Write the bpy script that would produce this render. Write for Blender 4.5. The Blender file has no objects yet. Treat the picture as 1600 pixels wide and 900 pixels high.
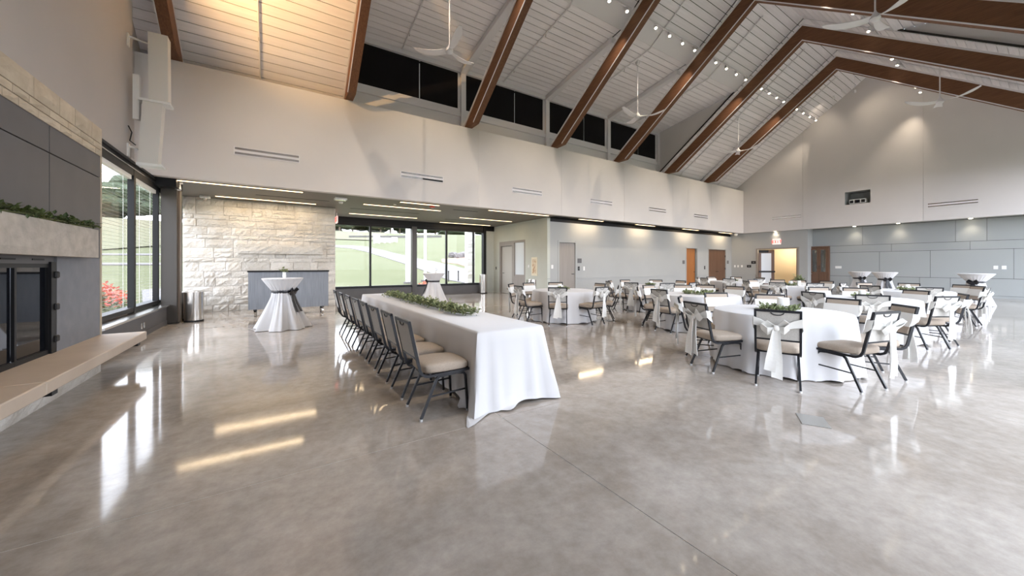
import bpy, bmesh, math, random
from mathutils import Vector, Matrix, noise
R = random.Random(7)
PI = math.pi
SC = bpy.context.scene
COL = SC.collection

# ---------------------------------------------------------------- camera, world, exposure
cam_d = bpy.data.cameras.new('camera')
cam_d.sensor_width = 36.0
cam_d.lens = 36.0 * 565.0 / 1600.0
cam_d.shift_y = -35.0 / 1600.0
cam_d.clip_start = 0.05
cam_d.clip_end = 600
cam = bpy.data.objects.new('camera', cam_d)
COL.objects.link(cam)
cam.location = (0, 0, 1.4)
cam.rotation_euler = (PI / 2, 0, math.radians(56.92 - 90.0))
SC.camera = cam

SC.view_settings.view_transform = 'Standard'
SC.view_settings.look = 'None'
SC.view_settings.gamma = 1.0
SC.view_settings.exposure = 1.27
try:
    SC.view_settings.use_curve_mapping = False
except Exception:
    pass
SKY = 3.4
w = bpy.data.worlds.new('overcast_sky')
SC.world = w
w.use_nodes = True
nt = w.node_tree
bg = nt.nodes['Background']
tc = nt.nodes.new('ShaderNodeTexCoord')
sx = nt.nodes.new('ShaderNodeSeparateXYZ')
rp = nt.nodes.new('ShaderNodeValToRGB')
nt.links.new(tc.outputs['Generated'], sx.inputs[0])
nt.links.new(sx.outputs['Z'], rp.inputs[0])
rp.color_ramp.elements[0].position = 0.0
rp.color_ramp.elements[0].color = (0.92, 0.94, 1.02, 1)
rp.color_ramp.elements[1].position = 0.8
rp.color_ramp.elements[1].color = (0.74, 0.85, 1.0, 1)
nt.links.new(rp.outputs[0], bg.inputs[0])
bg.inputs[1].default_value = SKY


def portal(name, loc, rot, sx_, sy_):
    d = bpy.data.lights.new(name, 'AREA')
    d.shape = 'RECTANGLE'
    d.size = sx_
    d.size_y = sy_
    d.cycles.is_portal = True
    o = bpy.data.objects.new(name, d)
    COL.objects.link(o)
    o.location = loc
    o.rotation_euler = rot
    return o


# an area lamp points down its own -Z
portal('daylight_portal', (13.9, -1.15, 2.75), (PI / 2, 0, 0), 23.8, 5.3)
portal('daylight_portal', (5.3, 16.75, 1.8), (-PI / 2, 0, 0), 7.0, 2.7)
portal('daylight_portal', (-2.7, 10.7, 1.85), (0, -PI / 2, 0), 2.8, 7.2)

# ---------------------------------------------------------------- materials
MATS = {}


def mat(name, col, rough=0.6, metal=0.0, var=0.0, vscale=3.0, bump=0.0, bscale=40.0, spec=0.5,
        objvar=0.0, col2=None, stretch=None, emit=None, estr=0.0, sheen=0.0, coat=0.0, detail=4.0, bdist=0.01):
    if name in MATS:
        return MATS[name]
    m = bpy.data.materials.new(name)
    m.use_nodes = True
    t = m.node_tree
    p = t.nodes['Principled BSDF']
    p.inputs['Base Color'].default_value = (*col, 1)
    p.inputs['Roughness'].default_value = rough
    p.inputs['Metallic'].default_value = metal
    p.inputs['Specular IOR Level'].default_value = spec
    if sheen:
        p.inputs['Sheen Weight'].default_value = sheen
    if coat:
        p.inputs['Coat Weight'].default_value = coat
    if emit:
        p.inputs['Emission Color'].default_value = (*emit, 1)
        p.inputs['Emission Strength'].default_value = estr
    tcn = t.nodes.new('ShaderNodeTexCoord')
    mp = t.nodes.new('ShaderNodeMapping')
    t.links.new(tcn.outputs['Object'], mp.inputs[0])
    if stretch:
        mp.inputs['Scale'].default_value = stretch
    src = None
    if var or col2:
        n = t.nodes.new('ShaderNodeTexNoise')
        n.inputs['Scale'].default_value = vscale
        n.inputs['Detail'].default_value = detail
        t.links.new(mp.outputs[0], n.inputs[0])
        r = t.nodes.new('ShaderNodeValToRGB')
        c2 = col2 if col2 else tuple(min(1, c * (1 + var)) for c in col)
        c1 = col if col2 else tuple(c * (1 - var) for c in col)
        r.color_ramp.elements[0].position = 0.3
        r.color_ramp.elements[1].position = 0.7
        r.color_ramp.elements[0].color = (*c1, 1)
        r.color_ramp.elements[1].color = (*c2, 1)
        t.links.new(n.outputs[0], r.inputs[0])
        src = r.outputs[0]
        t.links.new(src, p.inputs['Base Color'])
    if objvar:
        oi = t.nodes.new('ShaderNodeObjectInfo')
        mr = t.nodes.new('ShaderNodeMapRange')
        mr.inputs['To Min'].default_value = 1 - objvar
        mr.inputs['To Max'].default_value = 1 + objvar
        t.links.new(oi.outputs['Random'], mr.inputs['Value'])
        mx = t.nodes.new('ShaderNodeMix')
        mx.data_type = 'RGBA'
        mx.blend_type = 'MULTIPLY'
        mx.inputs[0].default_value = 1
        if src:
            t.links.new(src, mx.inputs[6])
        else:
            mx.inputs[6].default_value = (*col, 1)
        cb = t.nodes.new('ShaderNodeCombineColor')
        for i in range(3):
            t.links.new(mr.outputs[0], cb.inputs[i])
        t.links.new(cb.outputs[0], mx.inputs[7])
        t.links.new(mx.outputs[2], p.inputs['Base Color'])
    if bump:
        n2 = t.nodes.new('ShaderNodeTexNoise')
        n2.inputs['Scale'].default_value = bscale
        n2.inputs['Detail'].default_value = 5
        t.links.new(mp.outputs[0], n2.inputs[0])
        b = t.nodes.new('ShaderNodeBump')
        b.inputs['Strength'].default_value = bump
        b.inputs['Distance'].default_value = bdist
        t.links.new(n2.outputs[0], b.inputs['Height'])
        t.links.new(b.outputs[0], p.inputs['Normal'])
    MATS[name] = m
    return m


def glass_mat(name, tint=(1, 1, 1), refl=0.006):
    if name in MATS:
        return MATS[name]
    m = bpy.data.materials.new(name)
    m.use_nodes = True
    t = m.node_tree
    t.nodes.clear()
    o = t.nodes.new('ShaderNodeOutputMaterial')
    tr = t.nodes.new('ShaderNodeBsdfTransparent')
    tr.inputs[0].default_value = (*tint, 1)
    gl = t.nodes.new('ShaderNodeBsdfGlossy')
    gl.inputs['Roughness'].default_value = 0.02
    fr = t.nodes.new('ShaderNodeLayerWeight')
    fr.inputs[0].default_value = 0.12
    ma = t.nodes.new('ShaderNodeMath')
    ma.operation = 'MULTIPLY_ADD'
    ma.inputs[1].default_value = 0.2
    ma.inputs[2].default_value = refl
    t.links.new(fr.outputs['Fresnel'], ma.inputs[0])
    mx = t.nodes.new('ShaderNodeMixShader')
    t.links.new(ma.outputs[0], mx.inputs[0])
    t.links.new(tr.outputs[0], mx.inputs[1])
    t.links.new(gl.outputs[0], mx.inputs[2])
    t.links.new(mx.outputs[0], o.inputs[0])
    MATS[name] = m
    return m


def floor_mat():
    m = bpy.data.materials.new('polished_concrete')
    m.use_nodes = True
    t = m.node_tree
    p = t.nodes['Principled BSDF']
    g = t.nodes.new('ShaderNodeNewGeometry')
    n1 = t.nodes.new('ShaderNodeTexNoise')
    n1.inputs['Scale'].default_value = 0.55
    n1.inputs['Detail'].default_value = 9
    n1.inputs['Roughness'].default_value = 0.62
    n1.inputs['Distortion'].default_value = 0.8
    n2 = t.nodes.new('ShaderNodeTexNoise')
    n2.inputs['Scale'].default_value = 9
    n2.inputs['Detail'].default_value = 8
    n2.inputs['Roughness'].default_value = 0.7
    for n in (n1, n2):
        t.links.new(g.outputs['Position'], n.inputs[0])
    r1 = t.nodes.new('ShaderNodeValToRGB')
    e = r1.color_ramp.elements
    e[0].position = 0.3
    e[0].color = (0.28, 0.235, 0.195, 1)
    e[1].position = 0.72
    e[1].color = (0.51, 0.465, 0.42, 1)
    e2 = r1.color_ramp.elements.new(0.5)
    e2.color = (0.415, 0.37, 0.327, 1)
    t.links.new(n1.outputs[0], r1.inputs[0])
    r2 = t.nodes.new('ShaderNodeValToRGB')
    r2.color_ramp.elements[0].position = 0.35
    r2.color_ramp.elements[0].color = (0.84, 0.83, 0.82, 1)
    r2.color_ramp.elements[1].position = 0.65
    r2.color_ramp.elements[1].color = (1.08, 1.08, 1.08, 1)
    t.links.new(n2.outputs[0], r2.inputs[0])
    mx = t.nodes.new('ShaderNodeMix')
    mx.data_type = 'RGBA'
    mx.blend_type = 'MULTIPLY'
    mx.inputs[0].default_value = 1
    t.links.new(r1.outputs[0], mx.inputs[6])
    t.links.new(r2.outputs[0], mx.inputs[7])
    t.links.new(mx.outputs[2], p.inputs['Base Color'])
    mr = t.nodes.new('ShaderNodeMapRange')
    mr.inputs['From Min'].default_value = 0.3
    mr.inputs['From Max'].default_value = 0.7
    mr.inputs['To Min'].default_value = 0.045
    mr.inputs['To Max'].default_value = 0.10
    t.links.new(n1.outputs[0], mr.inputs['Value'])
    t.links.new(mr.outputs[0], p.inputs['Roughness'])
    p.inputs['Specular IOR Level'].default_value = 0.62
    b = t.nodes.new('ShaderNodeBump')
    b.inputs['Strength'].default_value = 0.03
    b.inputs['Distance'].default_value = 0.01
    n3 = t.nodes.new('ShaderNodeTexNoise')
    n3.inputs['Scale'].default_value = 3
    t.links.new(g.outputs['Position'], n3.inputs[0])
    t.links.new(n3.outputs[0], b.inputs['Height'])
    t.links.new(b.outputs[0], p.inputs['Normal'])
    return m


M_floor = floor_mat()
M_joint = mat('joint_filler', (0.62, 0.60, 0.56), 0.6)
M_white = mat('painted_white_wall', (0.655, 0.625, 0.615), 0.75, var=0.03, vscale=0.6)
M_lwall = mat('shade_toned_wall', (0.44, 0.415, 0.40), 0.75, var=0.03, vscale=0.6)  # white wall's dimness is put into this darker grey
M_trimw = mat('white_paint', (0.74, 0.72, 0.745), 0.5)
M_plank = mat('white_stained_plank', (0.85, 0.82, 0.85), 0.6, objvar=0.06, var=0.05, vscale=4, stretch=(0.3, 4, 4))
M_back = mat('dark_gap_backing', (0.035, 0.03, 0.028), 0.9)
M_beam = mat('glulam_timber', (0.118, 0.047, 0.02), 0.65, col2=(0.19, 0.082, 0.036), vscale=5, stretch=(6, 0.5, 6), bump=0.1, bscale=20)
M_soffit = mat('taupe_soffit', (0.165, 0.150, 0.132), 0.55, var=0.05, vscale=1)
M_grey = mat('grey_green_wall', (0.37, 0.378, 0.372), 0.7, var=0.03, vscale=0.8)
M_panel = mat('grey_wall_panel', (0.33, 0.35, 0.352), 0.65, objvar=0.04)
M_sage = mat('pale_sage_wall', (0.50, 0.52, 0.47), 0.7, var=0.02)
M_black = mat('black_metal', (0.008, 0.008, 0.009), 0.5, spec=0.3)
M_dark = mat('dark_bronze_metal', (0.06, 0.054, 0.048), 0.42, metal=0.2)
M_stone = mat('split_face_limestone', (0.60, 0.555, 0.485), 0.9, col2=(0.74, 0.71, 0.66), vscale=2.5, objvar=0.10, bump=1.0, bscale=18, bdist=0.03)
M_stone2 = mat('honed_limestone', (0.42, 0.38, 0.33), 0.8, col2=(0.55, 0.50, 0.44), vscale=9, bump=0.5, bscale=30, objvar=0.08)
M_tan = mat('tan_limestone', (0.47, 0.39, 0.29), 0.85, col2=(0.58, 0.50, 0.385), vscale=5, bump=0.6, bscale=22, objvar=0.1)
M_hearth = mat('hearth_limestone', (0.47, 0.38, 0.30), 0.55, col2=(0.55, 0.46, 0.37), vscale=2)
M_slate = mat('dark_grey_panel', (0.115, 0.110, 0.112), 0.6, var=0.06, vscale=3)
M_plaster = mat('grey_plaster', (0.21, 0.215, 0.235), 0.8, var=0.08, vscale=6, bump=0.2, bscale=60)
M_smoked = mat('smoked_black_glass', (0.004, 0.005, 0.008), 0.03, spec=0.35)
M_soot = mat('firebrick', (0.03, 0.022, 0.018), 0.9, var=0.2, vscale=10)
M_steel = mat('brushed_steel', (0.62, 0.60, 0.57), 0.22, metal=1.0, var=0.04, vscale=60, stretch=(1, 1, 0.02))
M_chrome = mat('chrome', (0.75, 0.75, 0.76), 0.12, metal=1.0)
M_cloth = mat('white_linen', (0.60, 0.595, 0.605), 0.85, sheen=0.2, bump=0.15, bscale=300, bdist=0.002)
M_sash = mat('ivory_satin', (0.73, 0.72, 0.69), 0.6, sheen=0.3, bump=0.25, bscale=30, bdist=0.01)
M_frame = mat('black_powder_coat', (0.013, 0.014, 0.018), 0.4, spec=0.35)
M_glide = mat('clear_glide', (0.55, 0.55, 0.55), 0.3)
M_seat = mat('taupe_upholstery', (0.38, 0.315, 0.255), 0.9, var=0.08, vscale=90, bump=0.2, bscale=200, bdist=0.003)
M_bkfab = mat('grey_woven_fabric', (0.47, 0.45, 0.42), 0.9, var=0.12, vscale=120, bump=0.2, bscale=250, bdist=0.003)
M_satinb = mat('black_satin', (0.012, 0.012, 0.016), 0.4)
M_led = mat('led_diffuser', (0.9, 0.9, 0.85), 0.4, emit=(1.0, 0.70, 0.38), estr=1.6)
M_bulb = mat('lamp_lens', (1, 0.95, 0.85), 0.3, emit=(1.0, 0.86, 0.62), estr=9.0)
M_leaf = mat('eucalyptus_leaf', (0.115, 0.155, 0.06), 0.6, col2=(0.30, 0.325, 0.17), vscale=14)
M_leafd = mat('ivy_leaf', (0.025, 0.055, 0.018), 0.55, col2=(0.10, 0.13, 0.03), vscale=12)
M_stem = mat('green_stem', (0.12, 0.13, 0.05), 0.8)
M_jar = mat('frosted_white_glass', (0.82, 0.82, 0.80), 0.3, spec=0.6)
M_flame = mat('candle_wax', (0.85, 0.80, 0.68), 0.6)
M_wood = mat('walnut_veneer', (0.105, 0.052, 0.03), 0.45, col2=(0.155, 0.082, 0.048), vscale=3, stretch=(8, 8, 0.5))
M_woodo = mat('orange_oak_veneer', (0.27, 0.095, 0.02), 0.45, col2=(0.34, 0.13, 0.035), vscale=3, stretch=(8, 8, 0.5))
M_doorg = mat('taupe_grey_door', (0.25, 0.225, 0.20), 0.5, col2=(0.29, 0.26, 0.235), vscale=3, stretch=(8, 8, 0.4))
M_shade = mat('black_roller_shade', (0.007, 0.006, 0.008), 0.8, spec=0.2)
M_glow = mat('painted_daylight_gap', (0.75, 0.80, 0.86), 0.4)
M_plastic = mat('white_plastic', (0.78, 0.78, 0.76), 0.4)
M_red = mat('exit_red', (0.75, 0.03, 0.02), 0.4, emit=(1.0, 0.05, 0.03), estr=1.3)
M_exitw = mat('exit_housing', (0.8, 0.72, 0.7), 0.4, emit=(1, 0.7, 0.65), estr=0.35)
M_redp = mat('red_plastic', (0.6, 0.06, 0.04), 0.4)
M_beige = mat('beige_corridor_wall', (0.66, 0.58, 0.45), 0.7)
M_cart = mat('grey_woodgrain_laminate', (0.15, 0.165, 0.19), 0.5, col2=(0.21, 0.225, 0.25), vscale=5, stretch=(10, 10, 0.4))
M_insert = mat('dark_grey_insert', (0.12, 0.12, 0.12), 0.5)
M_cream = mat('cream_paint', (0.75, 0.68, 0.52), 0.6)
M_art = mat('watercolour_print', (0.75, 0.68, 0.52), 0.8, col2=(0.45, 0.25, 0.12), vscale=9)
M_frost = mat('frosted_pane', (0.62, 0.66, 0.70), 0.25)
M_glass = glass_mat('window_glass')
M_cglass = glass_mat('cabinet_glass', (0.75, 0.8, 0.8), 0.12)
M_grass = mat('mown_grass', (0.058, 0.062, 0.012), 0.95, col2=(0.074, 0.074, 0.022), vscale=0.22, bump=0.3, bscale=3)
M_field = mat('dry_field_grass', (0.10, 0.083, 0.035), 0.95, col2=(0.08, 0.078, 0.03), vscale=0.06)
M_path = mat('pale_concrete', (0.13, 0.115, 0.11), 0.9, var=0.05)
M_tree = mat('tree_foliage', (0.035, 0.048, 0.025), 0.9, col2=(0.055, 0.07, 0.035), vscale=0.8)
M_bark = mat('bark', (0.12, 0.09, 0.06), 0.9)
M_bloom = mat('orange_blossom', (0.75, 0.16, 0.05), 0.7, col2=(0.7, 0.12, 0.12), vscale=8)
M_mulch = mat('mulch_bed', (0.22, 0.13, 0.09), 0.95, var=0.3, vscale=8)


# ---------------------------------------------------------------- mesh helpers
class MB:
    def __init__(s):
        s.bm = bmesh.new()

    NB = [0]

    def box(s, x0, x1, y0, y1, z0, z1, bev=0.0, seg=1):
        b = s.bm
        MB.NB[0] = (MB.NB[0] + 1) % 7
        e = 0.00018 * MB.NB[0]
        x0, y0, z0, x1, y1, z1 = x0 - e, y0 - e, z0 - e, x1 + e, y1 + e, z1 + e
        vs = [b.verts.new((x, y, z)) for x in (x0, x1) for y in (y0, y1) for z in (z0, z1)]
        idx = ((0, 1, 3, 2), (4, 6, 7, 5), (0, 4, 5, 1), (2, 3, 7, 6), (0, 2, 6, 4), (1, 5, 7, 3))
        fs = [b.faces.new([vs[i] for i in f]) for f in idx]
        if bev:
            es = set(e for f in fs for e in f.edges)
            bmesh.ops.bevel(b, geom=list(es), offset=bev, segments=seg, profile=0.5, affect='EDGES')
        return s

    def prism(s, pts, vec):
        b = s.bm
        v = Vector(vec)
        a = [b.verts.new(p) for p in pts]
        c = [b.verts.new(Vector(p) + v) for p in pts]
        n = len(pts)
        b.faces.new(a[::-1])
        b.faces.new(c)
        for i in range(n):
            j = (i + 1) % n
            b.faces.new((a[i], a[j], c[j], c[i]))
        return s

    def tube(s, pts, r, seg=8, caps=True, rot=0.0, sq=None):
        """sweep a circle (or a rectangle sq=(w,h)) along pts"""
        b = s.bm
        pts = [Vector(p) for p in pts]
        rings = []
        up0 = None
        for i, p in enumerate(pts):
            if i == 0:
                d = pts[1] - p
            elif i == len(pts) - 1:
                d = p - pts[i - 1]
            else:
                d = (pts[i + 1] - p).normalized() + (p - pts[i - 1]).normalized()
            d.normalize()
            if up0 is None:
                ref = Vector((0, 1, 0)) if abs(d.y) < 0.9 else Vector((0, 0, 1))
                side = ref
            side = (side - d * side.dot(d))
            if side.length < 1e-5:
                side = Vector((1, 0, 0))
            side.normalize()
            up0 = d.cross(side).normalized()
            rr = r[i] if isinstance(r, (list, tuple)) else r
            ring = []
            if sq:
                for (u, v) in ((-1, -1), (1, -1), (1, 1), (-1, 1)):
                    ring.append(b.verts.new(p + side * u * sq[0] / 2 + up0 * v * sq[1] / 2))
            else:
                for k in range(seg):
                    t = 2 * PI * k / seg + rot
                    ring.append(b.verts.new(p + side * math.cos(t) * rr + up0 * math.sin(t) * rr))
            rings.append(ring)
        n = len(rings[0])
        for i in range(len(rings) - 1):
            for k in range(n):
                j = (k + 1) % n
                b.faces.new((rings[i][k], rings[i][j], rings[i + 1][j], rings[i + 1][k]))
        if caps:
            b.faces.new(rings[0][::-1])
            b.faces.new(rings[-1])
        return s

    def lathe(s, prof, seg=24, c=(0, 0), fold=None, capb=True, capt=True):
        """prof: list of (r,z); fold(i,theta,r)->r"""
        b = s.bm
        rings = []
        for i, (r, z) in enumerate(prof):
            ring = []
            for k in range(seg):
                t = 2 * PI * k / seg
                rr, zz = r, z
                if fold:
                    rr, zz = fold(i, t, r, z)
                ring.append(b.verts.new((c[0] + rr * math.cos(t), c[1] + rr * math.sin(t), zz)))
            rings.append(ring)
        for i in range(len(rings) - 1):
            for k in range(seg):
                j = (k + 1) % seg
                b.faces.new((rings[i][k], rings[i][j], rings[i + 1][j], rings[i + 1][k]))
        if capb:
            b.faces.new(rings[0][::-1])
        if capt:
            b.faces.new(rings[-1])
        return s

    def cushion(s, c, size, n=5, p=4.0, f=None):
        """rounded block: cube grid pulled to a superellipsoid"""
        b = s.bm
        vmap = {}

        def vert(x, y, z):
            k = (round(x, 4), round(y, 4), round(z, 4))
            if k in vmap:
                return vmap[k]
            q = (abs(x) ** p + abs(y) ** p + abs(z) ** p) ** (1 / p)
            v = Vector((x / q, y / q, z / q))
            v = Vector((c[0] + v.x * size[0] / 2, c[1] + v.y * size[1] / 2, c[2] + v.z * size[2] / 2))
            if f:
                v = f(v)
            vmap[k] = b.verts.new(v)
            return vmap[k]
        g = [math.sin((2 * i / n - 1) * PI / 2 * 0.9) / math.sin(PI / 2 * 0.9) for i in range(n + 1)]
        for ax in range(3):
            for sg in (-1, 1):
                for i in range(n):
                    for j in range(n):
                        q = []
                        for (u, v) in ((g[i], g[j]), (g[i + 1], g[j]), (g[i + 1], g[j + 1]), (g[i], g[j + 1])):
                            co = [0, 0, 0]
                            co[ax] = sg
                            co[(ax + 1) % 3] = u
                            co[(ax + 2) % 3] = v
                            q.append(vert(*co))
                        if sg < 0:
                            q = q[::-1]
                        try:
                            b.faces.new(q)
                        except ValueError:
                            pass
        return s

    def ribbon(s, pts, wv, th=0.004):
        """pts: centre line, wv: half-width vectors"""
        b = s.bm
        top, bot = [], []
        n = len(pts)
        P = [Vector(p) for p in pts]
        W = [Vector(x) for x in wv]
        for i in range(n):
            d = (P[min(i + 1, n - 1)] - P[max(i - 1, 0)])
            nrm = d.cross(W[i])
            if nrm.length < 1e-9:
                nrm = Vector((1, 0, 0))
            nrm.normalize()
            row = []
            for sg in (-1, 0, 1):
                bul = nrm * (th * 1.5 if sg == 0 else 0)
                row.append((b.verts.new(P[i] + W[i] * sg + nrm * th / 2 + bul), b.verts.new(P[i] + W[i] * sg - nrm * th / 2 + bul)))
            top.append(row)
        for i in range(n - 1):
            for k in range(2):
                a, c = top[i], top[i + 1]
                b.faces.new((a[k][0], a[k + 1][0], c[k + 1][0], c[k][0]))
                b.faces.new((a[k][1], c[k][1], c[k + 1][1], a[k + 1][1]))
            for k, o in ((0, 0), (2, 1)):
                a, c = top[i], top[i + 1]
                f = (a[k][0], c[k][0], c[k][1], a[k][1])
                b.faces.new(f if o == 0 else f[::-1])
        for row in (top[0], top[-1]):
            for k in range(2):
                try:
                    b.faces.new((row[k][0], row[k][1], row[k + 1][1], row[k + 1][0]))
                except ValueError:
                    pass
        return s

    def mesh(s, name, m, smooth=False):
        bmesh.ops.recalc_face_normals(s.bm, faces=s.bm.faces[:])
        me = bpy.data.meshes.new(name)
        s.bm.to_mesh(me)
        s.bm.free()
        me.materials.append(m)
        if smooth:
            for p in me.polygons:
                p.use_smooth = True
            try:
                me.set_sharp_from_angle(angle=math.radians(smooth if smooth is not True else 40))
            except Exception:
                pass
        return me

    def build(s, name, m, parent=None, smooth=False, loc=None, rz=0.0):
        return link(name, s.mesh(name, m, smooth), parent, loc, rz)


def link(name, me, parent=None, loc=None, rz=0.0):
    o = bpy.data.objects.new(name, me)
    COL.objects.link(o)
    if parent:
        o.parent = parent
    if loc:
        o.location = loc
    if rz:
        o.rotation_euler = (0, 0, rz)
    return o


def tag(o, label=None, cat=None, group=None, kind=None):
    if label:
        o['label'] = label
    if cat:
        o['category'] = cat
    if group:
        o['group'] = group
    if kind:
        o['kind'] = kind
    return o


def thing(name, label, cat, loc=(0, 0, 0), rz=0.0, group=None):
    o = bpy.data.objects.new(name, None)
    o.empty_display_size = 0.1
    COL.objects.link(o)
    o.location = loc
    o.rotation_euler = (0, 0, rz)
    return tag(o, label, cat, group)


def struct(name, mb, m, parent=None, smooth=False):
    o = mb.build(name, m, parent, smooth)
    if not parent:
        o['kind'] = 'structure'
    return o


KIDS = {}


def copy_tree(root):
    """a thing with its parts and sub-parts; the meshes are shared"""
    r = root.copy()
    COL.objects.link(r)

    def rec(src, dst):
        for ch in KIDS_OF.get(src.name, []):
            c = ch.copy()
            COL.objects.link(c)
            c.parent = dst
            rec(ch, c)
    rec(root, r)
    return r


KIDS_OF = {}


def index_kids(root):
    ch = [o for o in COL.objects if o.parent == root]
    KIDS_OF[root.name] = ch
    for c in ch:
        index_kids(c)


# ---------------------------------------------------------------- main measures (metres)
S = 3.44                      # underside of the soffit
YF = 11.2                     # face of the long upper wall
YR, ZR, SL = 5.51, 10.87, 0.74  # ridge of the boarded ceiling and its slope
XG = 24.8                     # gable wall
BX = [-1.95, 1.74, 5.56, 9.39, 13.08, 16.9, 20.63]
DZ, DY, DS = 8.43, 11.75, 0.17  # dormer ceiling at the clerestory and its slope
YD = (ZR - DZ + SL * YR - DS * DY) / (SL - DS)   # where the dormer ceiling meets the roof


def roof(y):
    return ZR - SL * abs(y - YR)


def mir(y, side):
    return y if side > 0 else 2 * YR - y


# ---------------------------------------------------------------- floor: slabs between saw cuts
struct('floor', MB().box(-3.0, 30, -1.4, 17, -0.2, -0.002), M_joint)
fl = bpy.data.objects['floor']
xs = [-3.0, 1.74, 5.55, 9.4, 13.1, 16.9, 20.6, 30]
ys = [-1.4, 2.84, 6.9, 11.0, 17.0]
for i in range(len(xs) - 1):
    for j in range(len(ys) - 1):
        g = 0.0035
        MB().box(xs[i] + g, xs[i + 1] - g, ys[j] + g, ys[j + 1] - g, -0.1, 0.0).build('slab', M_floor, fl)
pl = MB().box(-0.13, 0.13, -0.1, 0.1, 0, 0.006).build('floor_box_cover', mat('dull_floor_steel', (0.33, 0.315, 0.29), 0.3, metal=0.3), loc=(4.05, 1.25, 0.0), rz=0.5)
tag(pl, 'flat steel floor outlet cover in the concrete before the nearest round table', 'outlet cover')

# ---------------------------------------------------------------- boarded gable ceiling
PL = {}


def plank_mesh(length, width):
    k = (round(length, 3), round(width, 3))
    if k not in PL:
        PL[k] = MB().box(-length / 2, length / 2, -width / 2, width / 2, -0.012, 0.012).mesh('plank', M_plank)
    return PL[k]


def boards(parent, x0, x1, ya, za, yb, zb, pitch=0.232, gap=0.017, margin=0.03):
    """planks laid along X over a sloping strip from (ya,za) to (yb,zb)"""
    L = math.hypot(yb - ya, zb - za)
    n = max(1, int(round(L / pitch)))
    ang = math.atan2(zb - za, yb - ya)
    for i in range(n):
        t = (i + 0.5) / n
        o = link('plank', plank_mesh(x1 - x0 - 2 * margin, L / n - gap), parent)
        o.location = ((x0 + x1) / 2, ya + (yb - ya) * t, za + (zb - za) * t)
        o.rotation_euler = (ang, 0, 0)


def sheet(name, x0, x1, ya, za, yb, zb, m, t=0.05, parent=None, up=0.03):
    o = MB().prism([(x0, ya, za + up), (x0, yb, zb + up), (x0, yb, zb + up + t), (x0, ya, za + up + t)], (x1 - x0, 0, 0)).build(name, m, parent)
    if not parent:
        o['kind'] = 'structure'
    return o


YE = 12.15
edges = [-2.75] + BX[1:] + [XG + 0.25]
for side in (1, -1):
    for b in range(7):
        x0, x1 = edges[b], edges[b + 1]
        if b in (1, 2, 3, 4):
            c = sheet('ceiling', x0, x1, mir(YR, side), ZR, mir(YD + 0.02, side), roof(YD + 0.02), M_back)
            boards(c, x0, x1, mir(YR, side), ZR, mir(7.45, side), roof(7.45))
            MB().prism([(x0, mir(7.40, side), roof(7.40) - 0.014), (x0, mir(YD, side), roof(YD) - 0.012),
                        (x0, mir(YD, side), roof(YD) + 0.02), (x0, mir(7.40, side), roof(7.40) + 0.02)], (x1 - x0, 0, 0)).build('plain_band', M_trimw, c)
            d = sheet('ceiling', x0, x1 + (0.16 if b == 4 else 0), mir(YD, side), DZ + DS * (DY - YD), mir(12.1, side), DZ - DS * (12.1 - DY), M_back)
            boards(d, x0, x1 + (0.1 if b == 4 else 0), mir(YD, side), DZ + DS * (DY - YD), mir(DY, side), DZ)
        else:
            c = sheet('ceiling', x0, x1, mir(YR, side), ZR, mir(YE, side), roof(YE), M_back)
            boards(c, x0, x1, mir(YR, side), ZR, mir(YE, side), roof(YE))
    # outer roof skin keeps the sky out
    sheet('roof', -3.2, XG + 0.5, mir(YR, side), ZR + 0.3, mir(YD - 0.1, side), roof(YD - 0.1) + 0.3, M_back)
    sheet('roof', BX[1] - 0.3, BX[5] + 0.5, mir(YD - 0.05, side), DZ + DS * (DY - YD + 0.05) + 0.15, mir(12.3, side), DZ - DS * (12.3 - DY) + 0.15, M_back)
    # dormer cheeks
    for x, nm in ((BX[1] + 0.02, 'wall_left'), (BX[5] + 0.1, 'wall_right')):
        pts = [(x, mir(YD, side), roof(YD)), (x, mir(YE, side), roof(YE)), (x, mir(YE, side), DZ - DS * (YE - DY)), (x, mir(YD, side), DZ + DS * (DY - YD))]
        struct(nm, MB().prism(pts, (0.06, 0, 0)), M_white)

# glulam portal frames, one thing per rafter pair
BT, BB = 10.55, 9.98
pos_words = ['against the left gable wall', 'at the left end of the clerestory', 'second along the clerestory', 'third along the clerestory',
             'fourth along the clerestory', 'at the right end of the clerestory', 'nearest the far gable wall']
for k, x in enumerate(BX):
    t = thing('timber_beam', 'brown laminated timber rafter pair ' + pos_words[k], 'beam', (x, YR, 0), 0, 'timber beams under the ceiling')
    for side in (1, -1):
        e = 6.5
        ec = (BB - 6.13) / SL
        pts = [(-0.1, 0, BT), (-0.1, 0, BB), (-0.1, side * ec, 6.13), (-0.1, side * (BT - 6.13) / SL, 6.13)]
        MB().prism(pts, (0.2, 0, 0)).build('rafter', M_beam, t)
        pts = [(-0.13, 0, BT + 0.06), (-0.13, 0, BT), (-0.13, side * e, BT - SL * e), (-0.13, side * e, BT + 0.06 - SL * e)]
        MB().prism(pts, (0.24, 0, 0)).build('top_plate', M_trimw, t)
        pts = [(-0.118, 0, BB + 0.035), (-0.118, 0, BB), (-0.118, side * ec, 6.13), (-0.118, side * ec, 6.165)]
        MB().prism(pts, (0.018, 0, 0)).build('lower_edge_strip', M_trimw, t)  # thin white strip along the rafter's lower edge

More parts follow.
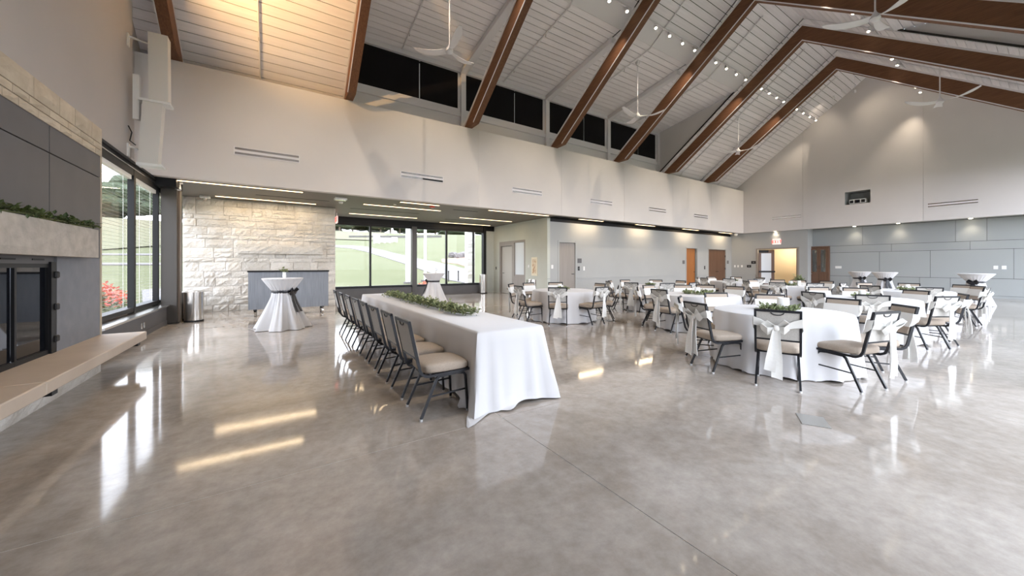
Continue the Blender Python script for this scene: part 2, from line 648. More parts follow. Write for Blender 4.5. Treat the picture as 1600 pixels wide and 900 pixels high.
# clerestory on both sides: sills, posts, shades, head rail, white rafters
for side in (1, -1):
    yy = mir(11.85, side)
    s_ = side
    for b in range(1, 5):
        x0, x1 = BX[b], BX[b + 1]
        n = b if side > 0 else b + 4
        f = MB()
        a, c = sorted((yy, yy + 0.1 * s_))
        f.box(x0, x1, a, c, 6.86, 7.0)
        f.box(x0, x1, a, c, 8.32, 8.5)
        f.box(x0, x0 + 0.14, a, c, 6.9, 8.4)
        f.box(x1 - 0.14, x1, a, c, 6.9, 8.4)
        wdw = f.build('window_%d' % n, M_trimw)
        wdw['kind'] = 'structure'
        xm = x0 + (x1 - x0) * 0.6
        for u0, u1 in ((x0 + 0.14, xm - 0.02), (xm + 0.02, x1 - 0.14)):
            MB().box(u0, u1, yy + 0.03 * s_ - 0.006, yy + 0.03 * s_ + 0.006, 7.0, 8.32).build('roller_shade', M_shade, wdw)
        MB().box(xm - 0.012, xm + 0.012, yy + 0.05 * s_ - 0.01, yy + 0.05 * s_ + 0.01, 7.0, 8.2).build('mullion', M_glow, wdw)  # pale strip: daylight in the gap between shades put into its colour
        MB().box(x0, x1, yy + 0.07 * s_ - 0.004, yy + 0.07 * s_ + 0.004, 7.0, 8.32).build('pane', M_smoked, wdw)
    for b in range(1, 6):
        p = MB()
        x = BX[b] + (0.04 if b < 5 else 0)
        p.box(x - 0.09, x + 0.09, min(yy - 0.1 * s_, yy + 0.05 * s_), max(yy - 0.1 * s_, yy + 0.05 * s_), 5.9, 8.45)
        p.build('trim_1', M_trimw)['kind'] = 'structure'
        if b in (2, 3, 4):
            p = MB()
            pts = [(x - 0.12, yy - 0.02 * s_, DZ - 0.03), (x - 0.12, mir(8.25, side), DZ + DS * (DY - 8.25) - 0.03),
                   (x - 0.12, mir(8.25, side), DZ + DS * (DY - 8.25) - 0.2), (x - 0.12, yy - 0.02 * s_, DZ - 0.2)]
            p.prism(pts, (0.24, 0, 0)).build('trim_2', M_trimw)['kind'] = 'structure'
    lo = MB()
    a, c = sorted((yy - 0.06 * s_, yy + 0.12 * s_))
    lo.box(BX[1], BX[5] + 0.1, a, c, 6.72, 6.86)
    a, c = sorted((yy + 0.02 * s_, yy + 0.14 * s_))
    lo.box(BX[1], BX[5] + 0.1, a, c, 5.9, 6.72)
    a, c = sorted((yy - 0.09 * s_, yy + 0.12 * s_))
    lo.box(BX[1], BX[5] + 0.1, a, c, 8.28, 8.44)
    lo.build('trim_3', M_trimw)['kind'] = 'structure'
    # ledge behind the upper wall
    a, c = sorted((mir(YF + 0.05, side), mir(12.3, side)))
    if side > 0:
        struct('trim_4', MB().box(-2.7, XG, a, c, 5.80, 5.92), M_trimw)
    a, c = sorted((mir(12.1, side), mir(12.3, side)))
    if side > 0:
        struct('wall_back', MB().box(-2.75, XG + 0.3, a, c, 5.8, 8.6), M_trimw)

# long upper wall (both sides), in panels with fine joints
for side in (1,):
    a, c = sorted((mir(YF + 0.02, side), mir(YF + 0.2, side)))
    wl = struct('wall_back' if side > 0 else 'wall_front', MB().box(-2.75, XG + 0.3, a, c, S, 6.1), M_white)
    cuts = [-2.75, 5.91, 9.7, 13.5, 17.3, 21.0, XG + 0.02]
    a, c = sorted((mir(YF, side), mir(YF + 0.02, side)))
    for i in range(6):
        MB().box(cuts[i] + 0.003, cuts[i + 1] - 0.003, a, c, S, 6.12).build('panel', M_white, wl)


# gable wall, three panels, a niche in the middle one
def gable_poly(y0, y1, z0, x):
    pts = [(x, y0, z0), (x, y1, z0), (x, y1, roof(y1) + 0.06)]
    if y0 < YR < y1:
        pts.append((x, YR, ZR + 0.06))
    pts.append((x, y0, roof(y0) + 0.06))
    return pts


gw = struct('wall_right', MB().prism(gable_poly(-1.4, 5.2, S, XG + 0.02), (0.2, 0, 0)).prism(gable_poly(6.45, 12.2, S, XG + 0.02), (0.2, 0, 0))
            .prism(gable_poly(5.2, 6.45, 5.3, XG + 0.02), (0.2, 0, 0)).box(XG + 0.02, XG + 0.22, 5.2, 6.45, S, 4.45), M_white)
G = 0.005
MB().prism(gable_poly(-1.4, 3.59 - G, S, XG), (0.02, 0, 0)).build('panel', M_white, gw)
MB().prism(gable_poly(8.12 + G, 12.0, S, XG), (0.02, 0, 0)).build('panel', M_white, gw)
MB().prism(gable_poly(3.59 + G, 5.35, S, XG), (0.02, 0, 0)).prism(gable_poly(6.32, 8.12 - G, S, XG), (0.02, 0, 0)) \
    .prism(gable_poly(5.35, 6.32, 5.21, XG), (0.02, 0, 0)).box(XG, XG + 0.02, 5.35, 6.32, S, 4.55).build('panel', M_white, gw)
nb = MB()
nb.box(XG + 0.9, XG + 0.95, 5.1, 6.6, 4.3, 5.4)
nb.box(XG + 0.02, XG + 0.9, 5.3, 5.35, 4.5, 5.3)
nb.box(XG + 0.02, XG + 0.9, 6.32, 6.37, 4.5, 5.3)
nb.box(XG + 0.02, XG + 0.9, 5.3, 6.37, 4.5, 4.55)
nb.box(XG + 0.02, XG + 0.9, 5.3, 6.37, 5.21, 5.26)
nb.build('niche_lining', M_grey, gw)
pj = thing('projector', 'white projector sitting in the square niche of the far gable wall', 'projector', (XG + 0.3, 5.86, 4.55))
MB().box(-0.2, 0.25, -0.32, 0.32, 0.03, 0.26, 0.03, 2).build('housing', M_plastic, pj)
MB().box(-0.21, -0.18, -0.1, 0.1, 0.06, 0.22).build('lens_recess', M_black, pj)
MB().tube([(-0.26, 0, 0.14), (-0.18, 0, 0.14)], 0.06, 12).build('lens', M_smoked, pj)
for y in (-0.22, 0.22):
    MB().box(-0.215, -0.19, y - 0.07, y + 0.07, 0.07, 0.21).build('vent_grille', M_black, pj)
for y in (-0.25, 0.25):
    MB().box(-0.1, 0.1, y - 0.03, y + 0.03, 0.0, 0.04).build('foot', M_black, pj)

# ---------------------------------------------------------------- left wall
XL = -2.36
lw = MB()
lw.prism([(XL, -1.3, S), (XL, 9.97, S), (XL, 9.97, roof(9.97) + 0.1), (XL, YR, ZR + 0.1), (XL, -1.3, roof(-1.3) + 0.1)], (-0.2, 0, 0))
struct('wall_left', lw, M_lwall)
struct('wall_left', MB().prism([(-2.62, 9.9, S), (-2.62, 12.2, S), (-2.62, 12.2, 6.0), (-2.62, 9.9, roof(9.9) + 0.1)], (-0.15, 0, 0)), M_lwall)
struct('wall_left', MB().box(-2.62, XL, 9.9, YF + 0.2, S, S + 0.06), M_white)
struct('wall_left', MB().box(XL - 0.3, -2.2, 7.32, 14.1, 0.0, 0.44), M_slate)
struct('trim_5', MB().prism([(-2.6, 7.35, 0.44), (-2.25, 7.35, 0.44), (-2.12, 7.75, 0.44), (-2.12, 14.05, 0.44), (-2.6, 14.05, 0.44)], (0, 0, 0.035)), M_steel)
struct('baseboard_left', MB().box(-2.2, -2.185, 7.4, 11.7, 0, 0.1), M_slate)
struct('wall_left', MB().box(XL - 0.25, XL, -1.3, 1.75, 0, S), M_white)
# windows of the left wall
WL = []
yb = [7.32, 10.02, 11.72, 14.25]
for i in range(3):
    y0, y1 = yb[i], yb[i + 1]
    f = MB()
    f.box(-2.52, -2.34, y0, y1, 0.5, 0.58)
    f.box(-2.52, -2.34, y0, y1, 3.16, 3.3)
    wn = struct('window_%d' % (9 + i), f, M_black)
    MB().box(-2.43, -2.335, y1 - 0.05, y1 + 0.06, 0.47, 3.3).build('mullion', M_black, wn)
    MB().box(-2.44, -2.432, y0 + 0.08, y1 - 0.08, 0.58, 3.16).build('pane', M_glass, wn)
    MB().box(-2.42, -2.36, y0 + 0.1, y1 - 0.1, 3.08, 3.16).build('blind_rail', M_plastic, wn)
    bl = MB()
    z = 3.04
    while z > 0.66:
        bl.box(-2.396, -2.390, y0 + 0.1, y1 - 0.2, z - 0.0004, z + 0.0004)
        z -= 0.062
    o = bl.build('blind_slats', mat('grey_blind_slat', (0.4, 0.4, 0.4), 0.6), wn)
    o['kind'] = 'stuff'
    for yc in (y0 + 0.45, y1 - 0.5):
        MB().tube([(-2.375, yc, 3.1), (-2.375, yc, 0.62)], 0.004, 5).build('blind_cord', M_plastic, wn)
struct('trim_6', MB().box(-2.6, XL + 0.02, 7.32, 14.3, 3.3, S).box(-2.36, -2.3, 7.2, 12.0, 3.36, 3.385), M_black)
struct('trim_7', MB().box(-2.335, -2.325, 7.2, 11.9, 3.28, 3.30), M_steel)
op = thing('wall_outlet', 'paired dark outlet plates low on the wall under the left windows', 'outlet', (-2.2, 9.9, 0.22))
for y in (-0.08, 0.08):
    MB().box(0, 0.01, y - 0.035, y + 0.035, -0.055, 0.055, 0.004).build('plate', M_steel, op)

# dark metal column at the soffit corner
cl = thing('steel_column', 'dark bronze square column between the left windows and stone wall', 'column', (-2.15, 11.92, 0))
MB().box(-0.15, 0.13, -0.18, 0.16, 0, S).build('shaft', M_dark, cl)
MB().box(0.13, 0.165, -0.05, 0.16, 0, S).build('edge_trim', mat('bronze_edge', (0.13, 0.10, 0.075), 0.4), cl)
MB().box(-0.17, 0.16, -0.2, 0.18, 0, 0.02).build('base_plate', M_black, cl)
struct('trim_6', MB().box(-2.6, -1.97, 11.42, 12.1, 3.25, S), M_black)

# ---------------------------------------------------------------- fireplace mass on the left
XFp = -2.03
fp = thing('stone_fireplace', 'tall fireplace with limestone top, slate panels and black firebox along left wall', 'fireplace', (XFp, 5.0, 0))
core = MB()
core.box(-0.33, -0.05, -3.2, 1.02, 1.50, 3.27)
core.box(-0.33, -0.05, 1.05, 2.24, 0.45, 1.5)
core.box(-0.33, -0.05, -3.2, -2.4, 0.45, 1.5)
core.box(-0.33, -0.05, 1.0, 2.24, 1.5, 3.27)
core.box(-0.33, -0.15, -3.2, 2.2, 0, 0.45)
core.build('core', M_plaster, fp)
MB().box(-0.05, -0.005, 1.1, 2.25, 0.45, 1.5).build('side_panel', M_plaster, fp)
MB().box(-0.05, -0.004, 1.1, 1.16, 0.45, 1.5).build('edge_strip', M_plaster, fp)
# slate panels
for (y0, y1, z0, z1) in ((0.93, 2.25, 1.5, 2.6), (0.93, 2.25, 2.61, 2.9), (-0.6, 0.92, 1.5, 2.6), (-0.6, 0.92, 2.61, 2.9), (-3.2, -0.61, 1.5, 2.9)):
    MB().box(-0.05, 0.0, y0 + 0.004, y1 - 0.004, z0, z1 - 0.004).build('slate_panel', M_slate, fp)
MB().box(-0.33, 0.005, 2.255, 2.29, 0.45, 3.27).build('stone_edge', M_tan, fp)


def rock_block(mb, y0, y1, z0, z1, xb, xf, nu=4, nv=3, amp=0.02, seed=0, axis='x'):
    """a split-faced block: back at xb, rough face about xf"""
    rr = random.Random(seed)
    G_ = []
    for i in range(nu + 1):
        row = []
        for j in range(nv + 1):
            u = y0 + (y1 - y0) * i / nu
            v = z0 + (z1 - z0) * j / nv
            edge = i in (0, nu) or j in (0, nv)
            d = xf + (rr.uniform(-0.5, 1) * amp if not edge else -abs(amp) * 0.7 * (1 if xf > xb else 1) * 1)
            if axis == 'x':
                row.append(mb.bm.verts.new((d if xf > xb else 2 * xf - d, u, v)))
            else:
                row.append(mb.bm.verts.new((u, 2 * xf - d, v)))
        G_.append(row)
    for i in range(nu):
        for j in range(nv):
            mb.bm.faces.new((G_[i][j], G_[i + 1][j], G_[i + 1][j + 1], G_[i][j + 1]))
    bc = []
    for (i, j) in ((0, 0), (nu, 0), (nu, nv), (0, nv)):
        u = y0 + (y1 - y0) * i / nu
        v = z0 + (z1 - z0) * j / nv
        bc.append(mb.bm.verts.new((xb, u, v) if axis == 'x' else (u, xb, v)))
    mb.bm.faces.new(bc[::-1])
    mb.bm.faces.new([bc[0], bc[1]] + [G_[i][0] for i in range(nu, -1, -1)])
    mb.bm.faces.new([bc[1], bc[2]] + [G_[nu][j] for j in range(nv, -1, -1)])
    mb.bm.faces.new([bc[2], bc[3]] + [G_[i][nv] for i in range(0, nu + 1)])
    mb.bm.faces.new([bc[3], bc[0]] + [G_[0][j] for j in range(0, nv + 1)])
    return mb


sd = 1
for (z0, z1) in ((2.9, 2.985), (2.99, 3.07), (3.075, 3.285)):
    y = -3.2
    while y < 2.25:
        L = R.uniform(0.22, 0.5) if z1 - z0 < 0.15 else R.uniform(0.28, 0.62)
        y1 = min(2.29, y + L)
        if 2.29 - y1 < 0.12:
            y1 = 2.29
        mb = rock_block(MB(), y + 0.004, y1 - 0.004, z0, z1 - 0.004, -0.3, 0.015, 4, 3, 0.014, sd)
        mb.build('stone', M_tan, fp)
        sd += 1
        y = y1
mb = rock_block(MB(), -2.2, 1.72, 1.5, 1.85, -0.04, 0.14, 22, 5, 0.006, 99)
mb.build('mantel', M_stone2, fp)
# firebox
fbx = MB()
fbx.box(-0.5, -0.45, -2.4, 1.05, 0.45, 1.5)
fbx.build('firebox_back', M_soot, fp)
MB().box(-0.12, -0.02, -2.4, 1.1, 0.2, 0.45).build('firebox_sill', M_soot, fp)
MB().box(-0.1, -0.02, -2.4, 1.08, 1.41, 1.5).build('louvre_bar', M_slate, fp)
for y in (-0.6, 0.15, 0.65):
    MB().box(-0.02, -0.015, y, y + 0.22, 1.455, 1.47).build('louvre_slot', M_black, fp)
for i, (y0, y1) in enumerate(((-1.3, -0.35), (-0.35, 0.38), (0.38, 0.98))):
    dr = MB()
    dr.box(-0.04, -0.02, y0, y0 + 0.018, 0.3, 1.42)
    dr.box(-0.04, -0.02, y1 - 0.018, y1, 0.3, 1.42)
    dr.box(-0.06, -0.02, y0, y1, 1.38, 1.42)
    dr.box(-0.06, -0.02, y0, y1, 0.44, 0.5)
    d = dr.build('fire_door', M_black, fp)
    MB().box(-0.05, -0.042, y0 + 0.03, y1 - 0.03, 0.49, 1.39).build('door_glass', M_smoked, d)
MB().box(-0.06, 0.0, 0.97, 1.08, 0.45, 1.44).build('hinge_post', M_black, fp)
for z in (0.6, 0.95, 1.3):
    MB().box(-0.02, 0.02, 1.02, 1.1, z - 0.035, z + 0.035, 0.01).build('hinge', M_black, fp)
# hearth: slabs on a rough riser
for (y0, y1) in ((-3.2, -0.45), (-0.445, 2.28)):
    MB().box(-0.3, 0.455, y0, y1, 0.34, 0.45, 0.008).build('hearth_slab', M_hearth, fp)
rock_block(MB(), -3.2, 1.97, 0.0, 0.325, -0.25, 0.1, 40, 4, 0.02, 5).build('hearth_riser', M_stone, fp)
for y in (-2.4, -0.2, 2.12):
    MB().box(0.0, 0.4, y, y + 0.1, 0.27, 0.34).build('hearth_bracket', M_black, fp)


# ---------------------------------------------------------------- foliage helpers
def leaf_cloud(mb, pts, n, size, rad, rnd, flat=0.6):
    for _ in range(n):
        p = Vector(rnd.choice(pts)) if not callable(pts) else Vector(pts(rnd))
        o = Vector((rnd.gauss(0, 1), rnd.gauss(0, 1), rnd.gauss(0, 1) * flat)) * rad
        o.z = abs(o.z)
        c = p + o
        d = Vector((rnd.uniform(-1, 1), rnd.uniform(-1, 1), rnd.uniform(-0.3, 0.9))).normalized()
        u = d.cross(Vector((0, 0, 1)))
        if u.length < 0.1:
            u = Vector((1, 0, 0))
        u.normalize()
        nn = u.cross(d)
        L = size * rnd.uniform(0.7, 1.3)
        W = L * 0.32
        a = mb.bm.verts.new(c)
        b_ = mb.bm.verts.new(c + d * L * 0.5 + u * W + nn * W * 0.3)
        e_ = mb.bm.verts.new(c + d * L)
        f_ = mb.bm.verts.new(c + d * L * 0.5 - u * W + nn * W * 0.3)
        g_ = mb.bm.verts.new(c + d * L * 0.5)
        mb.bm.faces.new((a, b_, g_))
        mb.bm.faces.new((b_, e_, g_))
        mb.bm.faces.new((a, g_, f_))
        mb.bm.faces.new((g_, e_, f_))


def garland(name, label, p0, p1, n, size, rad, m, seed, cat='garland', wob=0.04):
    rnd = random.Random(seed)
    mid = [(p0[i] + p1[i]) / 2 for i in range(3)]
    t = thing(name, label, cat, tuple(mid))
    P0, P1 = Vector(p0) - Vector(mid), Vector(p1) - Vector(mid)
    pts = []
    for i in range(25):
        q = P0.lerp(P1, i / 24)
        q.x += wob * math.sin(i * 1.3 + seed)
        q.z += 0.015
        pts.append(q)
    MB().tube(pts, 0.008, 6).build('stem', M_stem, t)
    lm = MB()
    leaf_cloud(lm, pts, n, size, rad, rnd)
    o = lm.build('leaves', m, t)
    o['kind'] = 'stuff'
    return t


garland('mantel_garland', 'dark leafy garland lying along the stone fireplace mantel', (-1.93, 3.4, 1.855), (-1.93, 6.6, 1.855), 900, 0.055, 0.035, M_leafd, 3)

# ---------------------------------------------------------------- loudspeakers on the left wall
ls = thing('column_loudspeaker', 'two stacked white column loudspeakers on brackets by the left windows', 'loudspeaker', (-2.05, 9.75, 4.55))
ls.rotation_euler = (0, 0, 0)


def spk(name, x, y, z0, z1, dx, dy, w_, d_, parent):
    mb = MB()
    pts = [(x - w_ / 2, y - d_ / 2, z0), (x + w_ / 2, y - d_ / 2, z0), (x + w_ / 2, y + d_ / 2, z0), (x - w_ / 2, y + d_ / 2, z0)]
    mb.prism(pts, (dx, dy, z1 - z0))
    return mb.build(name, M_plastic, parent)


M_spk = mat('off_white_speaker', (0.66, 0.64, 0.60), 0.5)
a = spk('upper_cabinet', 0.13, 0.0, 0.06, 1.33, 0.0, -0.05, 0.28, 0.24, ls)
b_ = spk('lower_cabinet', -0.02, 0.0, -1.18, 0.0, 0.07, -0.02, 0.28, 0.24, ls)
for o in (a, b_):
    o.data.materials[0] = M_spk
MB().box(-0.15, 0.3, -0.14, 0.16, 0.005, 0.05).build('joining_plate', M_plastic, ls)
MB().box(-0.18, 0.18, -0.14, 0.16, -1.23, -1.185).build('bottom_cap', M_plastic, ls)
for z, x in ((1.18, 0.02), (-0.9, -0.1)):
    MB().tube([(-0.33, -0.05, z + 0.02), (x, 0.0, z - 0.03)], 0.02, 6).box(-0.345, -0.29, -0.1, 0.0, z - 0.18, z + 0.06).build('wall_bracket', M_plastic, ls)
MB().box(-0.24, -0.15, -0.06, 0.06, -0.35, 0.5).build('link_bar', M_plastic, ls)
MB().tube([(-0.3, -0.05, -0.5), (-0.25, -0.06, -0.62), (-0.28, -0.05, -0.78), (-0.2, -0.04, -0.85)], 0.01, 6).build('cable', M_black, ls)

# ---------------------------------------------------------------- alcove: soffit, stone wall, window wall, side wall
sf = MB()
sf.box(-2.7, 9.62, YF + 0.02, 16.9, S, S + 0.15)
struct('ceiling', sf, M_soffit)
struct('ceiling', MB().box(9.62, XG + 0.4, YF + 0.2, 12.2, S + 0.02, S + 0.15), M_black)
struct('ceiling', MB().box(XG + 0.2, 26.0, -1.3, 12.2, S + 0.02, S + 0.15), M_grey)
for x0, x1, y in ((-0.5, 1.4, 12.75), (2.2, 4.7, 13.9), (5.4, 6.4, 12.2), (6.2, 7.4, 14.9)):
    tag(MB().box(x0, x1, y - 0.02, y + 0.02, S - 0.006, S + 0.004).build('slot_vent', M_black),
        'dark linear air slot in the soffit ' + {-0.5: 'before the stone wall', 2.2: 'between the long alcove lights', 5.4: 'right of the red alarm', 6.2: 'in the right half of the alcove'}[x0], 'vent', 'dark slots in the alcove soffit')
# stone wall with courses
ws = struct('wall_back', MB().box(-2.3, 1.74, 14.18, 14.6, 0, S), M_stone)
z = 0.0
cs = [0.2, 0.27, 0.3, 0.26, 0.2, 0.28, 0.13, 0.3, 0.27, 0.12, 0.25, 0.22, 0.14, 0.28, 0.22]
sm_ = sum(cs)
for ci, ch in enumerate(cs):
    ch = ch * S / sm_
    x = -2.3
    while x < 1.75:
        L = R.uniform(0.22, 0.75)
        x1 = min(1.75, x + L)
        if 1.75 - x1 < 0.14:
            x1 = 1.75
        if not (ch > 0.22 and R.random() < 0.2):
            parts = ((z, z + ch),)
        else:
            parts = ((z, z + ch * 0.5), (z + ch * 0.5, z + ch))
        for (za, zb) in parts:
            pr = R.uniform(-0.012, 0.02)
            mb = rock_block(MB(), x + 0.004, x1 - 0.004, za + 0.004, zb - 0.004, 14.2, 14.12 - pr, 5, 3, 0.02, sd, 'y')
            mb.build('stone', M_stone, ws)
            sd += 1
        x = x1
    z += ch
mt = rock_block(MB(), -1.0, 1.33, 1.78, 2.08, 14.12, 13.94, 18, 4, 0.018, 77, 'y').build('stone_mantel', M_stone)
tag(mt, 'long rough limestone mantel ledge on the back stone wall', 'mantel')
struct('wall_left', MB().box(1.70, 1.74, 14.6, 16.6, 0, S), M_sage)

# alcove window wall
wx = [1.76, 3.42, 5.33, 6.95, 8.42, 8.98]
YW = 16.55
for i in range(5):
    x0, x1 = wx[i], wx[i + 1]
    f = MB()
    f.box(x0, x1, YW - 0.06, YW + 0.06, 0.46, 0.52)
    f.box(x0, x1, YW - 0.06, YW + 0.06, 3.10, 3.2)
    wn = struct('window_%d' % (12 + i), f, M_black)
    t_ = 0.11 if i == 1 else 0.035
    MB().box(x1 - t_, x1 + t_, YW - (0.16 if i == 1 else 0.06), YW + 0.06, 0.46 if i != 1 else 0.0, 3.2).build('mullion', M_dark if i == 1 else M_black, wn)
    MB().box(x0 + 0.03, x1 - 0.03, YW - 0.004, YW + 0.004, 0.52, 3.10).build('pane', M_glass, wn)
struct('trim_8', MB().box(1.74, 9.62, YW - 0.1, YW + 0.1, 3.2, S), M_black)
struct('trim_9', MB().box(8.95, 9.1, YW - 0.14, YW + 0.1, 0.0, S), M_black)
struct('wall_back', MB().box(9.1, 9.7, YW - 0.05, YW + 0.1, 0, S), M_sage)
struct('wall_back', MB().box(1.74, 9.0, YW - 0.1, YW + 0.12, 0.0, 0.43), M_slate)
struct('trim_10', MB().box(1.74, 9.0, YW - 0.14, YW + 0.1, 0.43, 0.465), M_black)
# side wall of the alcove, X = 9.6 facing left
XA = 9.6
aw = MB()
aw.box(XA, XA + 0.15, 12.0, 13.62, 0, S)
aw.box(XA, XA + 0.15, 15.92, 16.6, 0, S)
aw.box(XA, XA + 0.15, 13.62, 15.92, 2.6, S)
struct('wall_right', aw, M_sage)
struct('trim_11', MB().box(XA - 0.012, XA + 0.001, 12.0, 13.6, 0.87, 0.90).box(XA - 0.012, XA + 0.001, 15.95, 16.5, 0.87, 0.90), M_sage)
dr = struct('door_1', MB().box(XA + 0.0, XA + 0.12, 15.8, 15.92, 0, 2.6).box(XA, XA + 0.12, 13.62, 15.92, 2.5, 2.6).box(XA, XA + 0.12, 14.55, 14.75, 0, 2.5)
            .box(XA, XA + 0.12, 13.62, 13.72, 0, 2.5).box(XA, XA + 0.12, 13.62, 14.6, 0, 0.9).box(XA + 0.0, XA + 0.1, 14.75, 15.8, 2.38, 2.5), M_doorg)
lf = MB().box(XA + 0.07, XA + 0.11, 14.78, 15.78, 0.01, 2.36).build('leaf', mat('pale_taupe_door', (0.42, 0.40, 0.36), 0.5), dr)
MB().tube([(XA + 0.07, 15.62, 1.03), (XA + 0.0, 15.62, 1.03), (XA + 0.0, 15.46, 1.03)], 0.012, 6).build('handle', M_black, lf)
MB().box(XA + 0.05, XA + 0.06, 13.72, 14.55, 0.95, 2.5).build('sidelight_pane', M_frost, dr)
MB().box(XA + 0.02, XA + 0.09, 13.72, 14.55, 0.9, 0.97).build('sidelight_sill', M_doorg, dr)
struct('wall_right', MB().box(XA + 0.14, XA + 0.2, 13.5, 16.0, 0, 2.7), M_black)
pc = thing('picture_frame', 'small tall framed watercolour on the pale side wall', 'picture', (XA - 0.01, 12.9, 1.35))
MB().box(-0.012, 0.01, -0.21, 0.21, -0.4, 0.42).build('frame', M_cream, pc)
MB().box(-0.016, -0.011, -0.14, 0.14, -0.3, 0.33).build('print', M_art, pc)


def plate(label, loc, axis, w_=0.08, h_=0.12, m=M_plastic, name='light_switch', cat='switch', group=None):
    """small wall plate: axis 'y' faces -Y, axis 'x' faces -X"""
    t = thing(name, label, cat, loc, 0, group)
    if axis == 'y':
        MB().box(-w_ / 2, w_ / 2, -0.012, 0, -h_ / 2, h_ / 2, 0.003).build('plate', m, t)
        MB().box(-w_ / 5, w_ / 5, -0.018, -0.01, -h_ / 4, h_ / 4).build('insert', M_plastic if m is M_plastic else M_insert, t)
    else:
        MB().box(-0.012, 0, -w_ / 2, w_ / 2, -h_ / 2, h_ / 2, 0.003).build('plate', m, t)
        MB().box(-0.018, -0.01, -w_ / 5, w_ / 5, -h_ / 4, h_ / 4).build('insert', M_plastic if m is M_plastic else M_insert, t)
    return t


plate('small black wall plate on the pale wall left of the alcove door', (XA, 16.25, 1.27), 'x', 0.08, 0.14, M_black)
plate('small white switch left of the framed watercolour', (XA, 13.35, 1.37), 'x')

# ---------------------------------------------------------------- back wall under the soffit
YB = 12.0


def wall_y(x0, x1, holes, m, y0, y1, ztop):
    mb = MB()
    c = x0
    for (a, b2, h) in holes:
        mb.box(c, a, y0, y1, 0, ztop)
        mb.box(a, b2, y0, y1, h, ztop)
        c = b2
    mb.box(c, x1, y0, y1, 0, ztop)
    return mb


struct('trim_15', MB().box(XA + 0.16, 25.0, YB + 0.06, YB + 0.5, 3.27, S + 0.02), M_black)
struct('wall_back', wall_y(XA + 0.15, 25.1, ((10.2, 11.24, 2.44), (19.78, 21.0, 2.44), (22.15, 24.28, 2.44)), M_grey, YB, YB + 0.15, 3.28), M_grey)
struct('wall_back', MB().box(10.0, 25.4, YB + 0.6, YB + 0.66, 0, S), M_grey)
struct('trim_12', MB().box(11.3, 19.72, YB - 0.014, YB, 0.82, 0.85).box(XA, 10.14, YB - 0.014, YB, 0.82, 0.85).box(21.06, 22.1, YB - 0.014, YB, 0.82, 0.85), M_grey)
struct('baseboard_back', MB().box(11.3, 19.72, YB - 0.012, YB, 0, 0.1).box(XA, 10.14, YB - 0.012, YB, 0, 0.1), M_slate)


def door_y(n, x0, x1, m, double=False, y=YB, h=2.44, leafs=None, frame=M_grey, handle_right=True):
    f = MB()
    f.box(x0 - 0.02, x0 + 0.05, y - 0.012, y + 0.12, 0, h + 0.05)
    f.box(x1 - 0.05, x1 + 0.02, y - 0.012, y + 0.12, 0, h + 0.05)
    f.box(x0, x1, y - 0.01, y + 0.12, h - 0.03, h + 0.02)
    d = struct('door_%d' % n, f, frame)
    spans = leafs or ([(x0 + 0.05, x1 - 0.05)] if not double else [(x0 + 0.05, (x0 + x1) / 2 - 0.004), ((x0 + x1) / 2 + 0.004, x1 - 0.05)])
    for i, (a, b2) in enumerate(spans):
        l = MB().box(a, b2, y + 0.03, y + 0.075, 0.01, h - 0.05).build('leaf', m, d)
        hx = b2 - 0.1 if handle_right else a + 0.1
        if double:
            hx = b2 - 0.08 if i == 0 else a + 0.08
        sgn = -1 if handle_right else 1
        MB().tube([(hx, y + 0.03, 1.03), (hx, y - 0.03, 1.03), (hx + sgn * 0.13, y - 0.03, 1.03)], 0.014, 6).build('handle', M_black, l)
    return d


door_y(2, 10.2, 11.24, M_doorg)
d3 = door_y(3, 19.78, 21.0, M_woodo, leafs=[(19.83, 20.75)])
d4 = door_y(4, 22.15, 24.28, M_wood, double=True)
for x in (22.2, 24.23):
    for z in (0.5, 1.2, 2.0):
        MB().box(x - 0.03, x + 0.03, YB + 0.005, YB + 0.035, z - 0.06, z + 0.06).build('hinge', M_black, d4)
plate('white light switch left of the grey door on the back wall', (9.86, YB, 1.35), 'y', 0.11, 0.16)
plate('dark square room sign right of the grey door', (11.45, YB, 1.62), 'y', 0.24, 0.2, M_slate, 'room_sign', 'sign')
plate('black card reader right of the grey door', (11.4, YB, 1.27), 'y', 0.11, 0.18, M_black, 'card_reader', 'card reader')
plate('white switch to the right of the black card reader', (11.72, YB, 1.27), 'y', 0.09, 0.18)
plate('dark square room sign left of the orange wooden door', (19.55, YB, 1.6), 'y', 0.2, 0.2, M_slate, 'room_sign', 'sign')
plate('black card reader between the orange door and the brown double door', (21.76, YB, 1.28), 'y', 0.12, 0.2, M_black, 'card_reader', 'card reader')
plate('dark square room sign right of the brown double door', (24.5, YB, 1.62), 'y', 0.2, 0.2, M_slate, 'room_sign', 'sign')

# door wall facing left
XD = 24.98
dw = MB()
dw.box(XD, XD + 0.12, 10.52, 12.1, 0, S + 0.02)
dw.box(XD, XD + 0.12, 7.95, 8.38, 0, S + 0.02)
dw.box(XD, XD + 0.12, 8.38, 10.52, 2.42, S + 0.02)
dw.box(XD + 0.12, 25.75, 7.95, 8.12, 0, S + 0.02)
struct('wall_right', dw, M_grey)
struct('trim_13', MB().box(XD - 0.014, XD, 10.6, 12.0, 0.84, 0.87).box(XD - 0.014, XD, 7.95, 8.3, 0.84, 0.87), M_grey)
dd = struct('door_5', MB().box(XD - 0.02, XD + 0.13, 10.46, 10.56, 0, 2.46).box(XD - 0.02, XD + 0.13, 8.34, 8.43, 0, 2.46).box(XD - 0.02, XD + 0.13, 8.34, 10.56, 2.38, 2.46), M_doorg)
